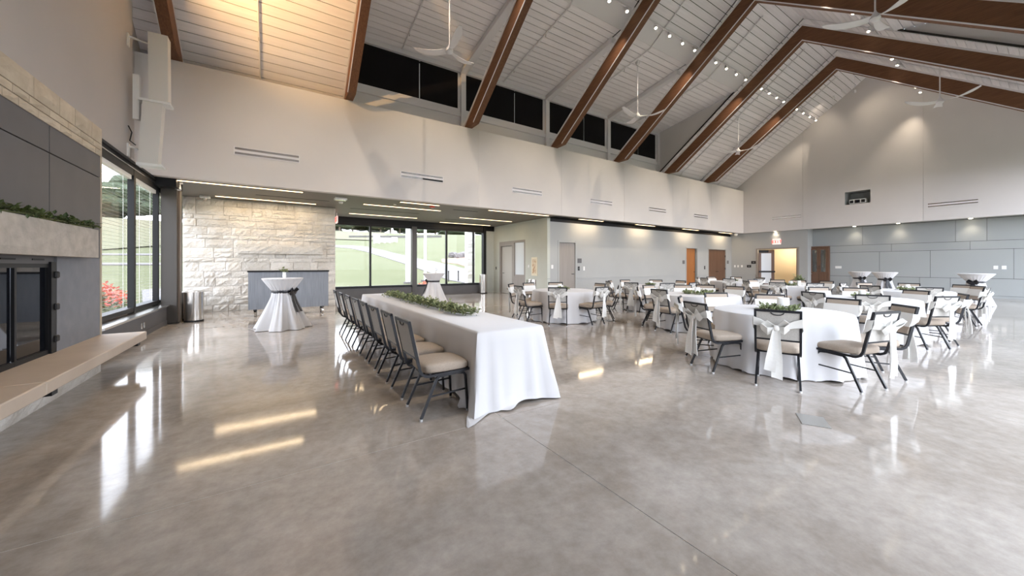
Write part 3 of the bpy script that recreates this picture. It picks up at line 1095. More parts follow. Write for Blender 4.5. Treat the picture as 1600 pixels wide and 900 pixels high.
# left leaf swung half open into the corridor, with a glass light and a panic bar
e = MB()
u0, u1 = (XD + 0.05, 10.44), (XD + 0.62, 9.82)
dv = Vector((u1[0] - u0[0], u1[1] - u0[1], 0))
nv = Vector((dv.y, -dv.x, 0)).normalized() * 0.045


def seg_(mb, ta, tb, z0, z1, off=0.0):
    A = Vector((u0[0], u0[1], 0)) + dv * ta + nv * off
    B = Vector((u0[0], u0[1], 0)) + dv * tb + nv * off
    mb.prism([(A.x, A.y, z0), (B.x, B.y, z0), (B.x, B.y, z1), (A.x, A.y, z1)], tuple(nv))


seg_(e, 0, 0.16, 0.02, 2.36)
seg_(e, 0.8, 1.0, 0.02, 2.36)
seg_(e, 0.16, 0.8, 2.16, 2.36)
seg_(e, 0.16, 0.8, 0.02, 0.3)
leaf = e.build('leaf', M_wood, dd)
e = MB()
seg_(e, 0.16, 0.8, 0.3, 2.16, 0.0)
e.build('glass_light', M_frost, leaf)
e = MB()
seg_(e, -0.02, 1.02, 0.98, 1.08, 1.4)
e.build('panic_bar', M_black, leaf)
e = MB()
seg_(e, 0.02, 0.6, 2.2, 2.34, 1.2)
e.build('door_closer', M_black, leaf)
MB().box(XD + 0.05, XD + 0.9, 8.44, 8.49, 0.02, 2.36).build('leaf', M_wood, dd)
struct('wall_right', MB().box(27.4, 27.5, 6.5, 12.5, 0, S), M_beige)
struct('wall_right', MB().box(XD + 0.1, 27.5, 12.1, 12.2, 0, S).box(25.75, 27.5, 8.13, 8.2, 0, S), M_beige)
struct('ceiling', MB().box(XD + 0.13, 27.5, 8.14, 12.2, 2.75, 2.85), M_beige)
struct('trim_14', MB().box(27.38, 27.4, 7.5, 12.1, 0.84, 0.87).box(27.39, 27.4, 9.42, 9.43, 0, 2.7), M_beige)
cl_ = thing('corridor_light', 'warm recessed ceiling light in the corridor behind the open double doors', 'ceiling light', (26.3, 9.6, 2.74))
MB().tube([(0, 0, -0.01), (0, 0, 0.02)], 0.12, 16).build('lens', M_led, cl_)
ld = bpy.data.lights.new('corridor_lamp', 'POINT')
ld.energy = 42
ld.color = (1.0, 0.82, 0.58)
ld.shadow_soft_size = 0.15
lo_ = bpy.data.objects.new('corridor_lamp', ld)
COL.objects.link(lo_)
lo_.parent = cl_
lo_.location = (0, 0, -0.25)
for i, y in enumerate((11.79, 11.6, 11.37)):
    plate('white wall switch beside the open double doors, %s of three' % ('leftmost', 'middle', 'rightmost')[i], (XD, y, 1.36), 'x', 0.09, 0.14)
plate('small black framed notice, the lower one left of the open doors', (XD, 10.95, 1.36), 'x', 0.24, 0.15, M_black, 'wall_notice', 'notice')
plate('small black framed notice, the upper one left of the open doors', (XD, 10.69, 1.6), 'x', 0.26, 0.17, M_black, 'wall_notice', 'notice')

# exit signs
GL = {'E': ((0, 0, 1, 5), (0, 4, 3, 5), (0, 2, 2.6, 3), (0, 0, 3, 1)), 'I': ((1, 0, 2, 5),), 'T': ((0, 4, 3, 5), (1, 0, 2, 4)), 'X': None}


def exit_letters(o, flip, h=0.17, m=M_red):
    k = h / 5
    y = 0.0
    for ch in 'EXIT':
        mb = MB()
        if ch == 'X':
            for a, b2 in (((0, 0), (2.1, 5)), ((0, 5), (2.1, 0))):
                mb.prism([(-0.006, flip * k * a[0], a[1] * k - h / 2), (-0.006, flip * k * (a[0] + 0.9), a[1] * k - h / 2),
                          (-0.006, flip * k * (b2[0] + 0.9), b2[1] * k - h / 2), (-0.006, flip * k * b2[0], b2[1] * k - h / 2)], (0.005, 0, 0))
        else:
            for (a, b2, c, d_) in GL[ch]:
                mb.box(-0.006, -0.001, min(flip * k * a, flip * k * c), max(flip * k * a, flip * k * c), b2 * k - h / 2, d_ * k - h / 2)
        q = mb.build('letter', m, o)
        q.location = (-0.021, flip * (y * k - 6.8 * k), 0)
        y += 3.7
    return o


ex = thing('exit_sign', 'red lettered EXIT sign over the open double doors', 'exit sign', (XD, 9.45, 2.82))
MB().box(-0.02, 0.0, -0.22, 0.22, -0.16, 0.16, 0.01).build('housing', M_exitw, ex)
exit_letters(ex, -1)
MB().box(-0.03, 0.0, -0.2, 0.2, 0.16, 0.2).build('top_cap', M_plastic, ex)
ex2 = thing('exit_sign', 'small red EXIT sign hung edge-on beside the end of the stone wall', 'exit sign', (1.95, 15.4, 3.18))
MB().box(-0.02, 0.02, -0.18, 0.18, -0.14, 0.12).build('housing', M_exitw, ex2)
exit_letters(ex2, -1)
MB().tube([(0, 0, 0.12), (0, 0, 0.26)], 0.02, 8).build('mount', M_plastic, ex2)

# panelled wall on the right
XP = 25.72
pw = struct('wall_right', MB().box(XP, XP + 0.2, -1.3, 7.98, 0, S + 0.05), M_back)
rows = ((0.11, 0.835, (-1.3, 0.2, 2.9, 3.84, 6.34, 7.17)), (0.85, 2.10, (-1.3, -0.8, 1.21, 3.5, 5.21, 7.17)),
        (2.115, 2.47, (-1.3, -0.4, 2.34, 4.78, 7.17)), (2.485, S, (-1.3, 0.6, 1.89, 2.75, 5.84, 7.95)))
for z0, z1, yy in rows:
    for i in range(len(yy) - 1):
        MB().box(XP - 0.025, XP, yy[i] + 0.006, yy[i + 1] - 0.006, z0, z1).build('panel', M_panel, pw)
struct('baseboard_right', MB().box(XP - 0.03, XP, -1.3, 7.15, 0, 0.1), M_panel)
plate('white double outlet plate beside the display cabinet', (XP - 0.025, 6.81, 1.31), 'x', 0.26, 0.13, name='outlet_plate', cat='outlet')
plate('left of two white switches on the panelled wall above the right cocktail table', (XP - 0.025, 1.66, 1.32), 'x', 0.12, 0.15)
plate('right of two white switches on the panelled wall above the right cocktail table', (XP - 0.025, 1.45, 1.32), 'x', 0.12, 0.15)
cb = thing('display_cabinet', 'dark wooden cabinet with two glazed doors set in the panelled wall', 'cabinet', (25.5, 7.6, 0))
MB().box(0.0, 0.21, -0.43, -0.39, 0, 2.48).box(0.0, 0.21, 0.39, 0.43, 0, 2.48).box(0, 0.21, -0.43, 0.43, 2.4, 2.48).box(0, 0.21, -0.43, 0.43, 0, 0.1).box(0.17, 0.21, -0.43, 0.43, 0, 2.48).build('body', M_wood, cb)
for z in (1.3, 1.75, 2.1):
    MB().box(0.02, 0.17, -0.39, 0.39, z, z + 0.02).build('shelf', M_wood, cb)
for a, b2 in ((-0.385, -0.005), (0.005, 0.385)):
    d_ = MB().box(-0.02, 0.005, a, a + 0.08, 0.95, 2.38).box(-0.02, 0.005, b2 - 0.08, b2, 0.95, 2.38).box(-0.02, 0.005, a, b2, 2.28, 2.38).box(-0.02, 0.005, a, b2, 0.95, 1.05).build('glazed_door', M_wood, cb)
    MB().box(-0.01, -0.004, a + 0.08, b2 - 0.08, 1.05, 2.28).build('pane', M_cglass, d_)
    MB().tube([(-0.03, b2 - 0.03 if a < 0 else a + 0.03, 1.2), (-0.03, b2 - 0.03 if a < 0 else a + 0.03, 1.4)], 0.008, 6).build('handle', M_black, d_)
    MB().box(-0.02, 0.005, a, b2, 0.5, 0.93).build('drawer_front', M_wood, cb)
    MB().box(-0.02, 0.005, a, b2, 0.1, 0.48).build('drawer_front', M_wood, cb)

# front wall behind the camera: unseen tall glazing, enlarged to let more daylight in
fw = [-2.36, 2.2, 6.7, 11.2, 15.7, 20.2, 25.72]
YG = -1.3
struct('wall_front', MB().box(-2.6, 2.2, YG - 0.1, YG + 0.05, 0, 5.9), M_white)  # unseen solid stretch, put here to keep the left side dim
for i in range(1, 6):
    f = MB()
    x0, x1 = fw[i], fw[i + 1]
    f.box(x0, x1, YG - 0.06, YG + 0.06, 0, 0.1).box(x0, x1, YG - 0.06, YG + 0.06, 5.4, 5.9).box(x0, x1, YG - 0.05, YG + 0.05, 2.6, 2.7)
    wn = struct('window_%d' % (17 + i), f, M_black)
    MB().box(x1 - 0.06, x1 + 0.06, YG - 0.07, YG + 0.07, 0, 5.4).build('mullion', M_black, wn)
    for z0, z1 in ((0.1, 2.6), (2.7, 5.4)) :
        MB().box(x0 + 0.06, x1 - 0.06, YG - 0.005, YG + 0.005, z0, z1).build('pane', M_glass, wn)

# ---------------------------------------------------------------- lamps
def led(name, x0, x1, y, label, power=5):
    t = thing(name, label, 'ceiling light', ((x0 + x1) / 2, y, S))
    L = (x1 - x0) / 2
    MB().box(-L, L, -0.056, 0.056, -0.012, 0.03).build('trim', M_black, t)
    MB().box(-L + 0.01, L - 0.01, -0.048, 0.048, -0.018, -0.008).build('diffuser', M_led, t)
    d = bpy.data.lights.new('led_lamp', 'AREA')
    d.shape = 'RECTANGLE'
    d.size = 2 * L
    d.size_y = 0.07
    d.energy = power
    d.color = (1.0, 0.76, 0.48)
    o = bpy.data.objects.new('led_lamp', d)
    COL.objects.link(o)
    o.parent = t
    o.location = (0, 0, -0.022)
    return t


led('linear_light', -2.05, 0.62, 11.55, 'linear soffit light nearest the long wall, at the far left by the column', 7)
led('linear_light', -1.5, 1.1, 13.55, 'linear soffit light directly in front of the stone wall', 9)
led('linear_light', 3.3, 4.62, 11.6, 'short linear soffit light next to the red fire alarm')
led('linear_light', 2.4, 5.1, 12.68, 'long linear soffit light in the middle of the alcove')
led('linear_light', 2.36, 5.05, 15.2, 'linear soffit light closest to the alcove windows, left one')
led('linear_light', 6.5, 9.3, 11.55, 'linear soffit light along the wall edge left of the grey wall corner')
led('linear_light', 6.48, 9.1, 14.0, 'linear soffit light in the right half of the alcove')
led('linear_light', 6.4, 9.1, 16.0, 'linear soffit light closest to the alcove windows, right one')
for i, (a, b2) in enumerate(((11.05, 12.55), (14.86, 16.35), (18.85, 20.4), (22.7, 24.2))):
    led('wall_washer', a, b2, 11.62, 'short linear wall washer in the black slot over the back wall, %s from the left' % ('first', 'second', 'third', 'fourth')[i], 9)


def spot(parent, loc, target, energy, size, color=(1.0, 0.84, 0.64), blend=0.6, rad=0.03):
    d = bpy.data.lights.new('spot_lamp', 'SPOT')
    d.energy = energy
    d.spot_size = math.radians(size)
    d.spot_blend = blend
    d.color = color
    d.shadow_soft_size = rad
    o = bpy.data.objects.new('spot_lamp', d)
    COL.objects.link(o)
    o.parent = parent
    o.location = loc
    v = Vector(target) - Vector(loc)
    o.rotation_euler = v.to_track_quat('-Z', 'Y').to_euler()
    return o


# recessed downlights that graze the right-hand walls
for i, (x, y) in enumerate(((25.42, 6.1), (25.42, 4.5), (25.42, 2.3), (25.42, 0.2), (24.9, 9.55))):
    if x < 25:
        continue
    t = thing('recessed_downlight', 'round warm downlight over the panelled wall, %s from the cabinet' % ('first', 'second', 'third', 'fourth')[i], 'ceiling light', (x, y, S + 0.02), 0, 'downlights over the panelled wall')
    MB().tube([(0, 0, -0.01), (0, 0, 0.01)], 0.06, 14).build('lens', M_bulb, t)
    spot(t, (0, 0, -0.03), (0.12, 0, -1), 13, 95, rad=0.05, blend=1.0)
t = thing('door_downlight', 'warm downlight over the open double doors', 'ceiling light', (24.93, 9.5, S + 0.01))
MB().tube([(-0.02, 0, -0.01), (-0.02, 0, 0.01)], 0.05, 14).build('lens', M_bulb, t)
spot(t, (-0.03, 0, -0.03), (0.12, 0, -1), 9, 110, rad=0.05, blend=1.0)

# track lights on both slopes
bay_words = ['first', 'second', 'third', 'fourth', 'fifth', 'sixth', 'seventh']
for side in (1, -1):
    for b in range(0, 7):
        x0 = BX[b]
        x1 = BX[b + 1] if b < 6 else XG - 0.1
        yt = mir(7.42, side)
        zt = roof(7.42) - 0.03
        t = thing('track_light', 'white ceiling track with spot heads in the %s bay of the %s slope' % (bay_words[b], 'left' if side > 0 else 'right'),
                  'track light', ((x0 + x1) / 2, yt, zt), 0, 'track lights under the ceiling')
        L = (x1 - x0) / 2 - 0.12
        MB().box(-L, L, -0.02, 0.02, -0.05, 0.0).build('track', M_trimw, t)
        for q in range(4):
            hx = -L + 2 * L * (0.28 + 0.22 * q)
            aim = Vector((-0.25, -0.35 * side if side > 0 else 0.12, -1)).normalized()
            base = Vector((hx, 0, -0.1))
            hd = MB()
            hd.tube([tuple(base - aim * 0.03), tuple(base + aim * 0.13)], 0.045, 10)
            hd.tube([(hx, 0, -0.04), tuple(base)], 0.012, 6)
            h = hd.build('spot_head', M_trimw, t)
            MB().tube([tuple(base + aim * 0.128), tuple(base + aim * 0.136)], 0.042, 12).build('lens', M_bulb, h)
            if q in (1, 3):
                if side > 0:
                    tg = (hx + (0.3 if q == 1 else -0.6), 3.6 if b else 3.0, -6.0)
                else:
                    tg = (hx, 2.2, -9.0)
                spot(t, tuple(base + aim * 0.16), tg, 150, 60, blend=1.0)
up = thing('added_bay_floodlight', 'unseen warm floodlight added above the view for the glow on the first ceiling bay', 'floodlight', (XL, 7.4, 7.2))  # unseen lamp, added to throw a warm glow over the first bay
MB().box(0.0, 0.06, -0.06, 0.06, -0.06, 0.06).build('wall_plate', M_trimw, up)
MB().tube([(0.05, 0.02, 0.0), (0.22, 0.2, 0.0)], 0.08, 12).build('housing', M_trimw, up)
MB().tube([(0.218, 0.198, 0.0), (0.226, 0.206, 0.0)], 0.07, 12).build('lens', M_bulb, up)
spot(up, (0.26, 0.24, 0.0), (2.5, 2.7, 1.0), 520, 84, (1.0, 0.60, 0.24), 1.0)

# lights thrown onto the gable wall from the last bay
tl = thing('gable_spots', 'pair of warm spot heads aimed at the far gable wall', 'track light', (23.4, 6.0, 9.9))
MB().box(-0.3, 0.3, -0.02, 0.02, 0.0, 0.06).build('track', M_trimw, tl)
for y in (-0.4, 0.4):
    MB().tube([(0, y, 0.0), (0.1, y, -0.12)], 0.045, 10).build('spot_head', M_trimw, tl)
spot(tl, (0.1, -0.5, -0.2), (1.4, -1.3, -1.4), 14, 130, blend=1.0)
spot(tl, (0.1, 0.5, -0.2), (1.4, 2.2, -2.2), 16, 120, blend=1.0)
MB().tube([(0, -0.4, 0.06), (0, -0.4, 0.9)], 0.01, 6).build('hanger', M_trimw, tl)

# sprinkler pipes down the middle of each bay
for b in range(0, 7):
    xm = (BX[b] + (BX[b + 1] if b < 6 else XG)) / 2 - 0.25
    for side in (1, -1):
        t = thing('sprinkler_pipe', 'thin white sprinkler pipe running down the %s slope of bay %s' % ('left' if side > 0 else 'right', bay_words[b]),
                  'pipe', (xm, 0, 0), 0, 'sprinkler pipes under the ceiling')
        if b in (1, 2, 3, 4):
            ya, yb_ = 11.7, 8.0
            pts = [(0, mir(ya, side), DZ + DS * (DY - ya) - 0.06), (0, mir(yb_, side), DZ + DS * (DY - yb_) - 0.06), (0, mir(7.0, side), roof(7.0) - 0.08), (0, mir(6.0, side), roof(6.0) - 0.08)]
        else:
            pts = [(0, mir(11.9, side), roof(11.9) - 0.06), (0, mir(6.0, side), roof(6.0) - 0.06)]
        MB().tube(pts, 0.022, 6).build('pipe', M_trimw, t)
        for f in (0.2, 0.7):
            A, B = Vector(pts[0]), Vector(pts[1])
            c_ = A.lerp(B, f)
            MB().tube([tuple(c_), (c_.x, c_.y, c_.z - 0.09)], 0.015, 6).build('sprinkler_head', M_steel, t)

# ceiling fans
fan_proto = None
fx = [3.73, 11.2, 18.72]
words = {(0, 1): 'white three-bladed ceiling fan before the left clerestory', (1, 1): 'white three-bladed ceiling fan at the middle of the clerestory',
         (2, 1): 'white three-bladed ceiling fan beyond the clerestory, by the fifth beam', (1, -1): 'white ceiling fan at upper right, largest in view',
         (2, -1): 'white ceiling fan in front of the far gable wall', (0, -1): 'white ceiling fan over the camera'}
for (i, sd_) in ((0, 1), (1, 1), (2, 1), (1, -1), (2, -1)):
    y = mir(8.68, sd_)
    zh = 6.93
    zc = (DZ + DS * (DY - 8.68)) if i < 2 else roof(8.68)
    t = thing('ceiling_fan', words[(i, sd_)], 'fan', (fx[i], y, zh), 0, 'ceiling fans')
    MB().tube([(0, 0, 0.1), (0, 0, zc - zh)], 0.016, 8).build('down_rod', M_trimw, t)
    MB().lathe([(0.02, zc - zh - 0.14), (0.07, zc - zh - 0.1), (0.085, zc - zh)], 14).build('canopy', M_trimw, t, True)
    MB().lathe([(0.02, -0.09), (0.07, -0.07), (0.1, -0.02), (0.08, 0.05), (0.03, 0.12), (0.02, 0.16)], 16).build('hub', M_trimw, t, True)
    r0 = {(0, 1): 0.4, (1, 1): 1.15, (2, 1): 0.5, (1, -1): 0.0, (2, -1): 0.2}[(i, sd_)]
    for k in range(3):
        th = r0 + 2 * PI * k / 3
        bl = MB()
        pts, wv = [], []
        for q in range(9):
            u = q / 8
            rr = 0.06 + 0.86 * u
            pts.append((rr, 0, 0.0 - 0.05 * math.sin(u * PI) + 0.09 * u * u))
            hw = 0.05 + 0.055 * math.sin(min(1, u * 1.25) * PI * 0.6) - 0.065 * max(0, u - 0.8) * 5 * 0.9
            wv.append((0, max(0.025, hw), 0.035 * (1 - u)))
        bl.ribbon(pts, wv, 0.012)
        o = bl.build('blade', M_trimw, t, True)
        o.rotation_euler = (0, 0, th)

# air diffusers on the upper walls
for i, (x, z) in enumerate(((-0.18, 4.24), (3.9, 4.22), (8.0, 4.21), (12.0, 4.19), (16.0, 4.18), (19.95, 4.16))):
    t = thing('slot_diffuser', 'white two-slot air diffuser on the long upper wall, %s from the left' % ('first', 'second', 'third', 'fourth', 'fifth', 'sixth')[i],
              'vent', (x, YF, z), 0, 'slot diffusers on the upper walls')
    MB().box(-0.7, 0.7, -0.012, 0, -0.1, -0.085).box(-0.7, 0.7, -0.012, 0, -0.03, 0.03).box(-0.7, 0.7, -0.012, 0, 0.085, 0.1).box(-0.7, -0.68, -0.012, 0, -0.1, 0.1).box(0.68, 0.7, -0.012, 0, -0.1, 0.1).build('frame', M_trimw, t)
    mm = [[M_steel, M_steel], [M_steel, M_black], [M_steel, M_steel]][min(i, 2)]
    MB().box(-0.68, 0.68, -0.004, 0.0, 0.03, 0.085).build('slot', M_steel, t)
    MB().box(-0.68, 0.0, -0.004, 0.0, -0.085, -0.03).build('slot', mm[0], t)
    MB().box(0.0, 0.68, -0.004, 0.0, -0.085, -0.03).build('slot', mm[1], t)
for y, z, lb in ((8.9, 4.2, 'white slot diffuser on the far gable wall above the open doors'), (2.75, 4.13, 'white slot diffuser on the far gable wall right of the niche')):
    t = thing('slot_diffuser', lb, 'vent', (XG, y, z), 0, 'slot diffusers on the upper walls')
    MB().box(-0.012, 0, -0.7, 0.7, -0.1, -0.085).box(-0.012, 0, -0.7, 0.7, -0.03, 0.03).box(-0.012, 0, -0.7, 0.7, 0.085, 0.1).build('frame', M_trimw, t)
    for z0 in (-0.085, 0.03):
        MB().box(-0.004, 0, -0.7, 0.7, z0, z0 + 0.055).build('slot', M_steel, t)


# cameras, detectors and alarms under the soffit
def dome(label, x, y, name='smoke_detector', cat='smoke detector', m=M_plastic, r=0.07, h=0.06):
    t = thing(name, label, cat, (x, y, S))
    MB().lathe([(r * 0.5, -h), (r * 0.85, -h * 0.7), (r, -h * 0.2), (r, 0)], 16).build('body', m, t, True)
    MB().lathe([(r * 0.2, -h * 1.1), (r * 0.45, -h)], 12).build('sensor', M_plastic if m is not M_plastic else M_steel, t, True)
    return t


t = thing('security_camera', 'white security camera hung at the left end of the first soffit light', 'camera', (-2.02, 11.8, S))
MB().box(-0.1, 0.1, -0.06, 0.06, -0.05, 0, 0.01).build('mount', M_plastic, t)
MB().tube([(0.0, 0.02, -0.05), (0.02, -0.03, -0.2)], 0.06, 12).build('body', M_plastic, t)
t = thing('security_camera', 'white dome camera at the top left corner of the stone wall', 'camera', (-1.75, 13.75, S))
MB().box(-0.12, 0.12, -0.06, 0.06, -0.07, 0, 0.015).build('mount', M_plastic, t)
MB().lathe([(0.02, -0.13), (0.05, -0.1), (0.055, -0.06)], 12).build('dome', M_steel, t, True)
t = thing('wireless_router', 'flat white box on the soffit above the right end of the stone wall', 'access point', (1.62, 11.95, S))
MB().box(-0.17, 0.17, -0.12, 0.12, -0.07, 0, 0.015).build('case', M_plastic, t)
MB().box(-0.14, 0.14, -0.1, 0.1, -0.075, -0.07).build('vent_slots', M_steel, t)
dome('round white smoke detector on the soffit just below the flat white box', 1.73, 12.7)
dome('red fire alarm on the soffit beside the short linear light', 4.5, 11.95, 'fire_alarm', 'alarm', M_redp, 0.1, 0.05)
dome('small white sensor on the soffit left of the red fire alarm', 3.3, 12.2, 'motion_sensor', 'sensor', M_plastic, 0.05, 0.03)
t = thing('security_camera', 'white dome camera under the corner of the upper walls at the far right end', 'camera', (24.5, 11.5, S))
MB().lathe([(0.03, -0.16), (0.08, -0.12), (0.09, -0.04), (0.09, 0)], 12).build('dome', M_plastic, t, True)
MB().box(-0.05, 0.05, -0.05, 0.05, -0.03, 0.01).build('mount', M_plastic, t)


# ---------------------------------------------------------------- furniture: bins, cart
def bin_(label, x, y, r=0.19, h=0.78):
    t = thing('waste_bin', label, 'bin', (x, y, 0))
    MB().lathe([(r * 1.02, 0), (r * 1.02, 0.04), (r, 0.045)], 28).build('base_ring', M_black, t, True)
    MB().lathe([(r, 0.04), (r, h - 0.05)], 28).build('body', M_steel, t, True)
    MB().lathe([(r * 1.01, h - 0.05), (r * 1.01, h), (r * 0.7, h + 0.005), (r * 0.68, h - 0.1)], 28, capb=False, capt=True).build('rim', M_steel, t, True)
    return t


bin_('stainless steel waste bin beside the dark column, the bright front one', -1.73, 11.95, 0.19, 0.74)
bin_('darker steel waste bin half hidden behind the dark column', -1.98, 12.45, 0.19, 0.72)
bin_('stainless steel waste bin in the alcove corner by the right window', 8.75, 16.1, 0.2, 0.95)
bin_('stainless steel waste bin before the pale wall, behind round table chairs', 8.25, 11.3, 0.19, 0.86)

ct = thing('mobile_bar', 'grey woodgrain bar cart on casters before the stone wall', 'bar cart', (0.33, 12.3, 0))
MB().box(-0.97, 0.97, -0.24, -0.2, 0.2, 1.22).build('front_panel', M_cart, ct)
MB().box(-0.97, -0.93, -0.2, 0.35, 0.2, 1.22).build('side_panel', M_cart, ct)
MB().box(0.93, 0.97, -0.2, 0.35, 0.2, 1.22).build('side_panel', M_cart, ct)
MB().box(-0.99, 0.99, -0.26, 0.38, 1.22, 1.26).build('top', M_black, ct)
MB().box(-0.97, 0.97, -0.2, 0.35, 0.2, 0.24).build('bottom_shelf', M_cart, ct)
for x in (-0.82, 0.82):
    for y in (-0.16, 0.28):
        c_ = MB().box(x - 0.04, x + 0.04, y - 0.04, y + 0.04, 0.17, 0.2).tube([(x - 0.02, y, 0.19), (x - 0.02, y - 0.01, 0.075)], 0.012, 6).build('caster', M_black, ct)
        MB().tube([(x - 0.025, y, 0.075), (x + 0.025, y, 0.075)], 0.074, 16).build('wheel', M_steel, c_)

# ---------------------------------------------------------------- tables
def tablecloth_round(seed, r=0.84, zt=0.765):
    rnd = random.Random(seed)
    ph = rnd.uniform(0, 6)
    n = rnd.choice([9, 10, 11])

    def fold(i, t, rr, z):
        if i < 3:
            return rr, z
        u = (i - 2) / 6
        a = 0.036 * u * math.sin(n * t + ph) + 0.016 * u * math.sin((2 * n + 1) * t + ph * 2) + 0.018 * u * math.sin(3 * t + ph)
        return rr + a, z + (0.025 * max(0, math.sin(n * t + ph + 0.6)) if i == 8 else 0)
    prof = [(0.0001, zt), (r * 0.96, zt), (r, zt - 0.01), (r + 0.012, zt - 0.05)]
    for k in range(5):
        u = (k + 1) / 5
        prof.append((r + 0.012 + 0.035 * u, zt - 0.05 - (zt - 0.06) * u))
    return MB().lathe(prof, 120, fold=fold, capb=False, capt=False)


def far_dir(x, y):
    return math.atan2(y, x)


TAB = [
    ('nearest round table', 5.99, 2.24, 0.80), ('round table right of long table', 6.3, 7.2, 0.80), ('middle round table with long wreath', 7.9, 4.5, 0.80),
    ('second round table in right row', 9.64, 2.2, 0.80), ('third round table in right row', 13.6, 2.25, 0.80),
    ('round table before orange door', 10.0, 7.25, 0.80), ('round table before open doors', 13.7, 4.8, 0.80), ('farthest round table by brown doors', 15.7, 7.5, 0.80)]
for i, (nm, x, y, r) in enumerate(TAB):
    t = thing('round_table', 'folding table hidden under the cloth of the ' + nm, 'table', (x, y, 0), 0, 'round banquet tables')
    MB().lathe([(r - 0.02, 0.72), (r - 0.01, 0.735), (r - 0.02, 0.752)], 32).build('tabletop', M_wood, t)
    for a in range(4):
        q = PI / 4 + a * PI / 2
        MB().tube([(0.45 * math.cos(q), 0.45 * math.sin(q), 0), (0.4 * math.cos(q), 0.4 * math.sin(q), 0.72)], 0.014, 6).build('leg', M_frame, t)
    o = tablecloth_round(20 + i, r).build('tablecloth', M_cloth, None, True, (x, y, 0))
    tag(o, 'white floor-length tablecloth on the ' + nm, 'tablecloth', 'white round tablecloths')

# long head table
t = thing('banquet_table', 'long folding table hidden under the white cloth of the chair row', 'table', (2.0, 5.83, 0))
MB().box(-0.37, 0.37, -2.72, 2.72, 0.72, 0.75).build('tabletop', M_wood, t)
for x in (-0.3, 0.3):
    for y in (-2.4, -0.9, 0.9, 2.4):
        MB().tube([(x, y, 0), (x, y, 0.72)], 0.014, 6).build('leg', M_frame, t)


def long_cloth():
    mb = MB()
    hx, hy, zt = 0.385, 2.75, 0.762
    N = 0
    per = []
    rc = 0.03
    # perimeter points with outward normals
    def side(p0, p1, nrm, n):
        for i in range(n):
            u = i / n
            per.append((Vector((p0[0] + (p1[0] - p0[0]) * u, p0[1] + (p1[1] - p0[1]) * u, 0)), Vector(nrm), u))
    side((hx, -hy), (hx, hy), (1, 0, 0), 110)
    side((hx, hy), (-hx, hy), (0, 1, 0), 22)
    side((-hx, hy), (-hx, -hy), (-1, 0, 0), 110)
    side((-hx, -hy), (hx, -hy), (0, -1, 0), 26)
    n = len(per)
    corners = [Vector((sx_ * hx, sy_ * hy, 0)) for sx_ in (-1, 1) for sy_ in (-1, 1)]
    rings = []
    drop = [0.0, 0.02, 0.12, 0.3, 0.48, 0.63, 0.735]
    for k, d in enumerate(drop):
        ring = []
        u = d / 0.74
        for i, (p, nn, s_) in enumerate(per):
            cd = min((p - c).length for c in corners)
            cc = min(corners, key=lambda c: (p - c).length)
            cf = math.exp(-(cd / 0.16) ** 2)
            diag = Vector((math.copysign(1, cc.x), math.copysign(1, cc.y), 0)).normalized()
            nrm = (nn * (1 - cf) + diag * cf).normalized()
            seed = p.x * 3 + p.y * 5.2
            wave = 0.022 * math.sin(seed * 2.1 + 0.4) + 0.012 * math.sin(seed * 4.7 + 1.0)
            out = 0.012 * (1 if k > 0 else 0) + u * ((0.05 if nn.x > -0.5 else 0.0) + wave * (1 if nn.x > -0.5 else 0.6) + 0.13 * cf + 0.05 * cf * math.sin(cd * 40))
            z = zt - d
            if k == len(drop) - 1:
                z = zt - d + 0.05 * (1 - cf) * (0.5 + 0.5 * math.sin(seed * 1.3)) * 0.5 - 0.02 * cf
                z = max(0.006, z)
            ring.append(mb.bm.verts.new(Vector((p.x, p.y, z)) + nrm * out))
        rings.append(ring)
    # the near left corner lies in folds on the floor
    for e in (1, 2, 3):
        ring = []
        for i, (p, nn, s_) in enumerate(per):
            cd = (p - Vector((-hx, -hy, 0))).length
            cf = math.exp(-(cd / 0.32) ** 2)
            diag = Vector((-1, -1, 0)).normalized()
            nrm = (nn * (1 - cf) + diag * cf).normalized()
            prev = rings[-1][i].co
            along = p.y - p.x
            out = 0.045 * cf * (0.55 + 0.75 * math.cos(22 * (p.x + p.y + hx + hy) * (1 if nn.x < -0.5 else -1) + 0.6)) + 0.0004
            z = max(0.005, prev.z * (1 - 0.8 * cf)) + 0.012 * cf * abs(math.sin(e * 1.9 + along * 9))
            ring.append(mb.bm.verts.new(Vector((prev.x, prev.y, z)) + nrm * max(0.0004, out)))
        rings.append(ring)
    for k in range(len(rings) - 1):
        for i in range(n):
            j = (i + 1) % n
            mb.bm.faces.new((rings[k][i], rings[k][j], rings[k + 1][j], rings[k + 1][i]))
    # corner tails that lie on the floor at the near left corner
    mb.bm.faces.new(rings[0])
    return mb


o = long_cloth().build('tablecloth', M_cloth, None, 60, (2.0, 5.83, 0))
tag(o, 'long white tablecloth over the head table with eight chairs along its left side', 'tablecloth')
garland('table_garland', 'green eucalyptus garland along the middle of the long white table', (2.02, 4.15, 0.77), (2.0, 7.75, 0.77), 2600, 0.055, 0.06, M_leaf, 8)


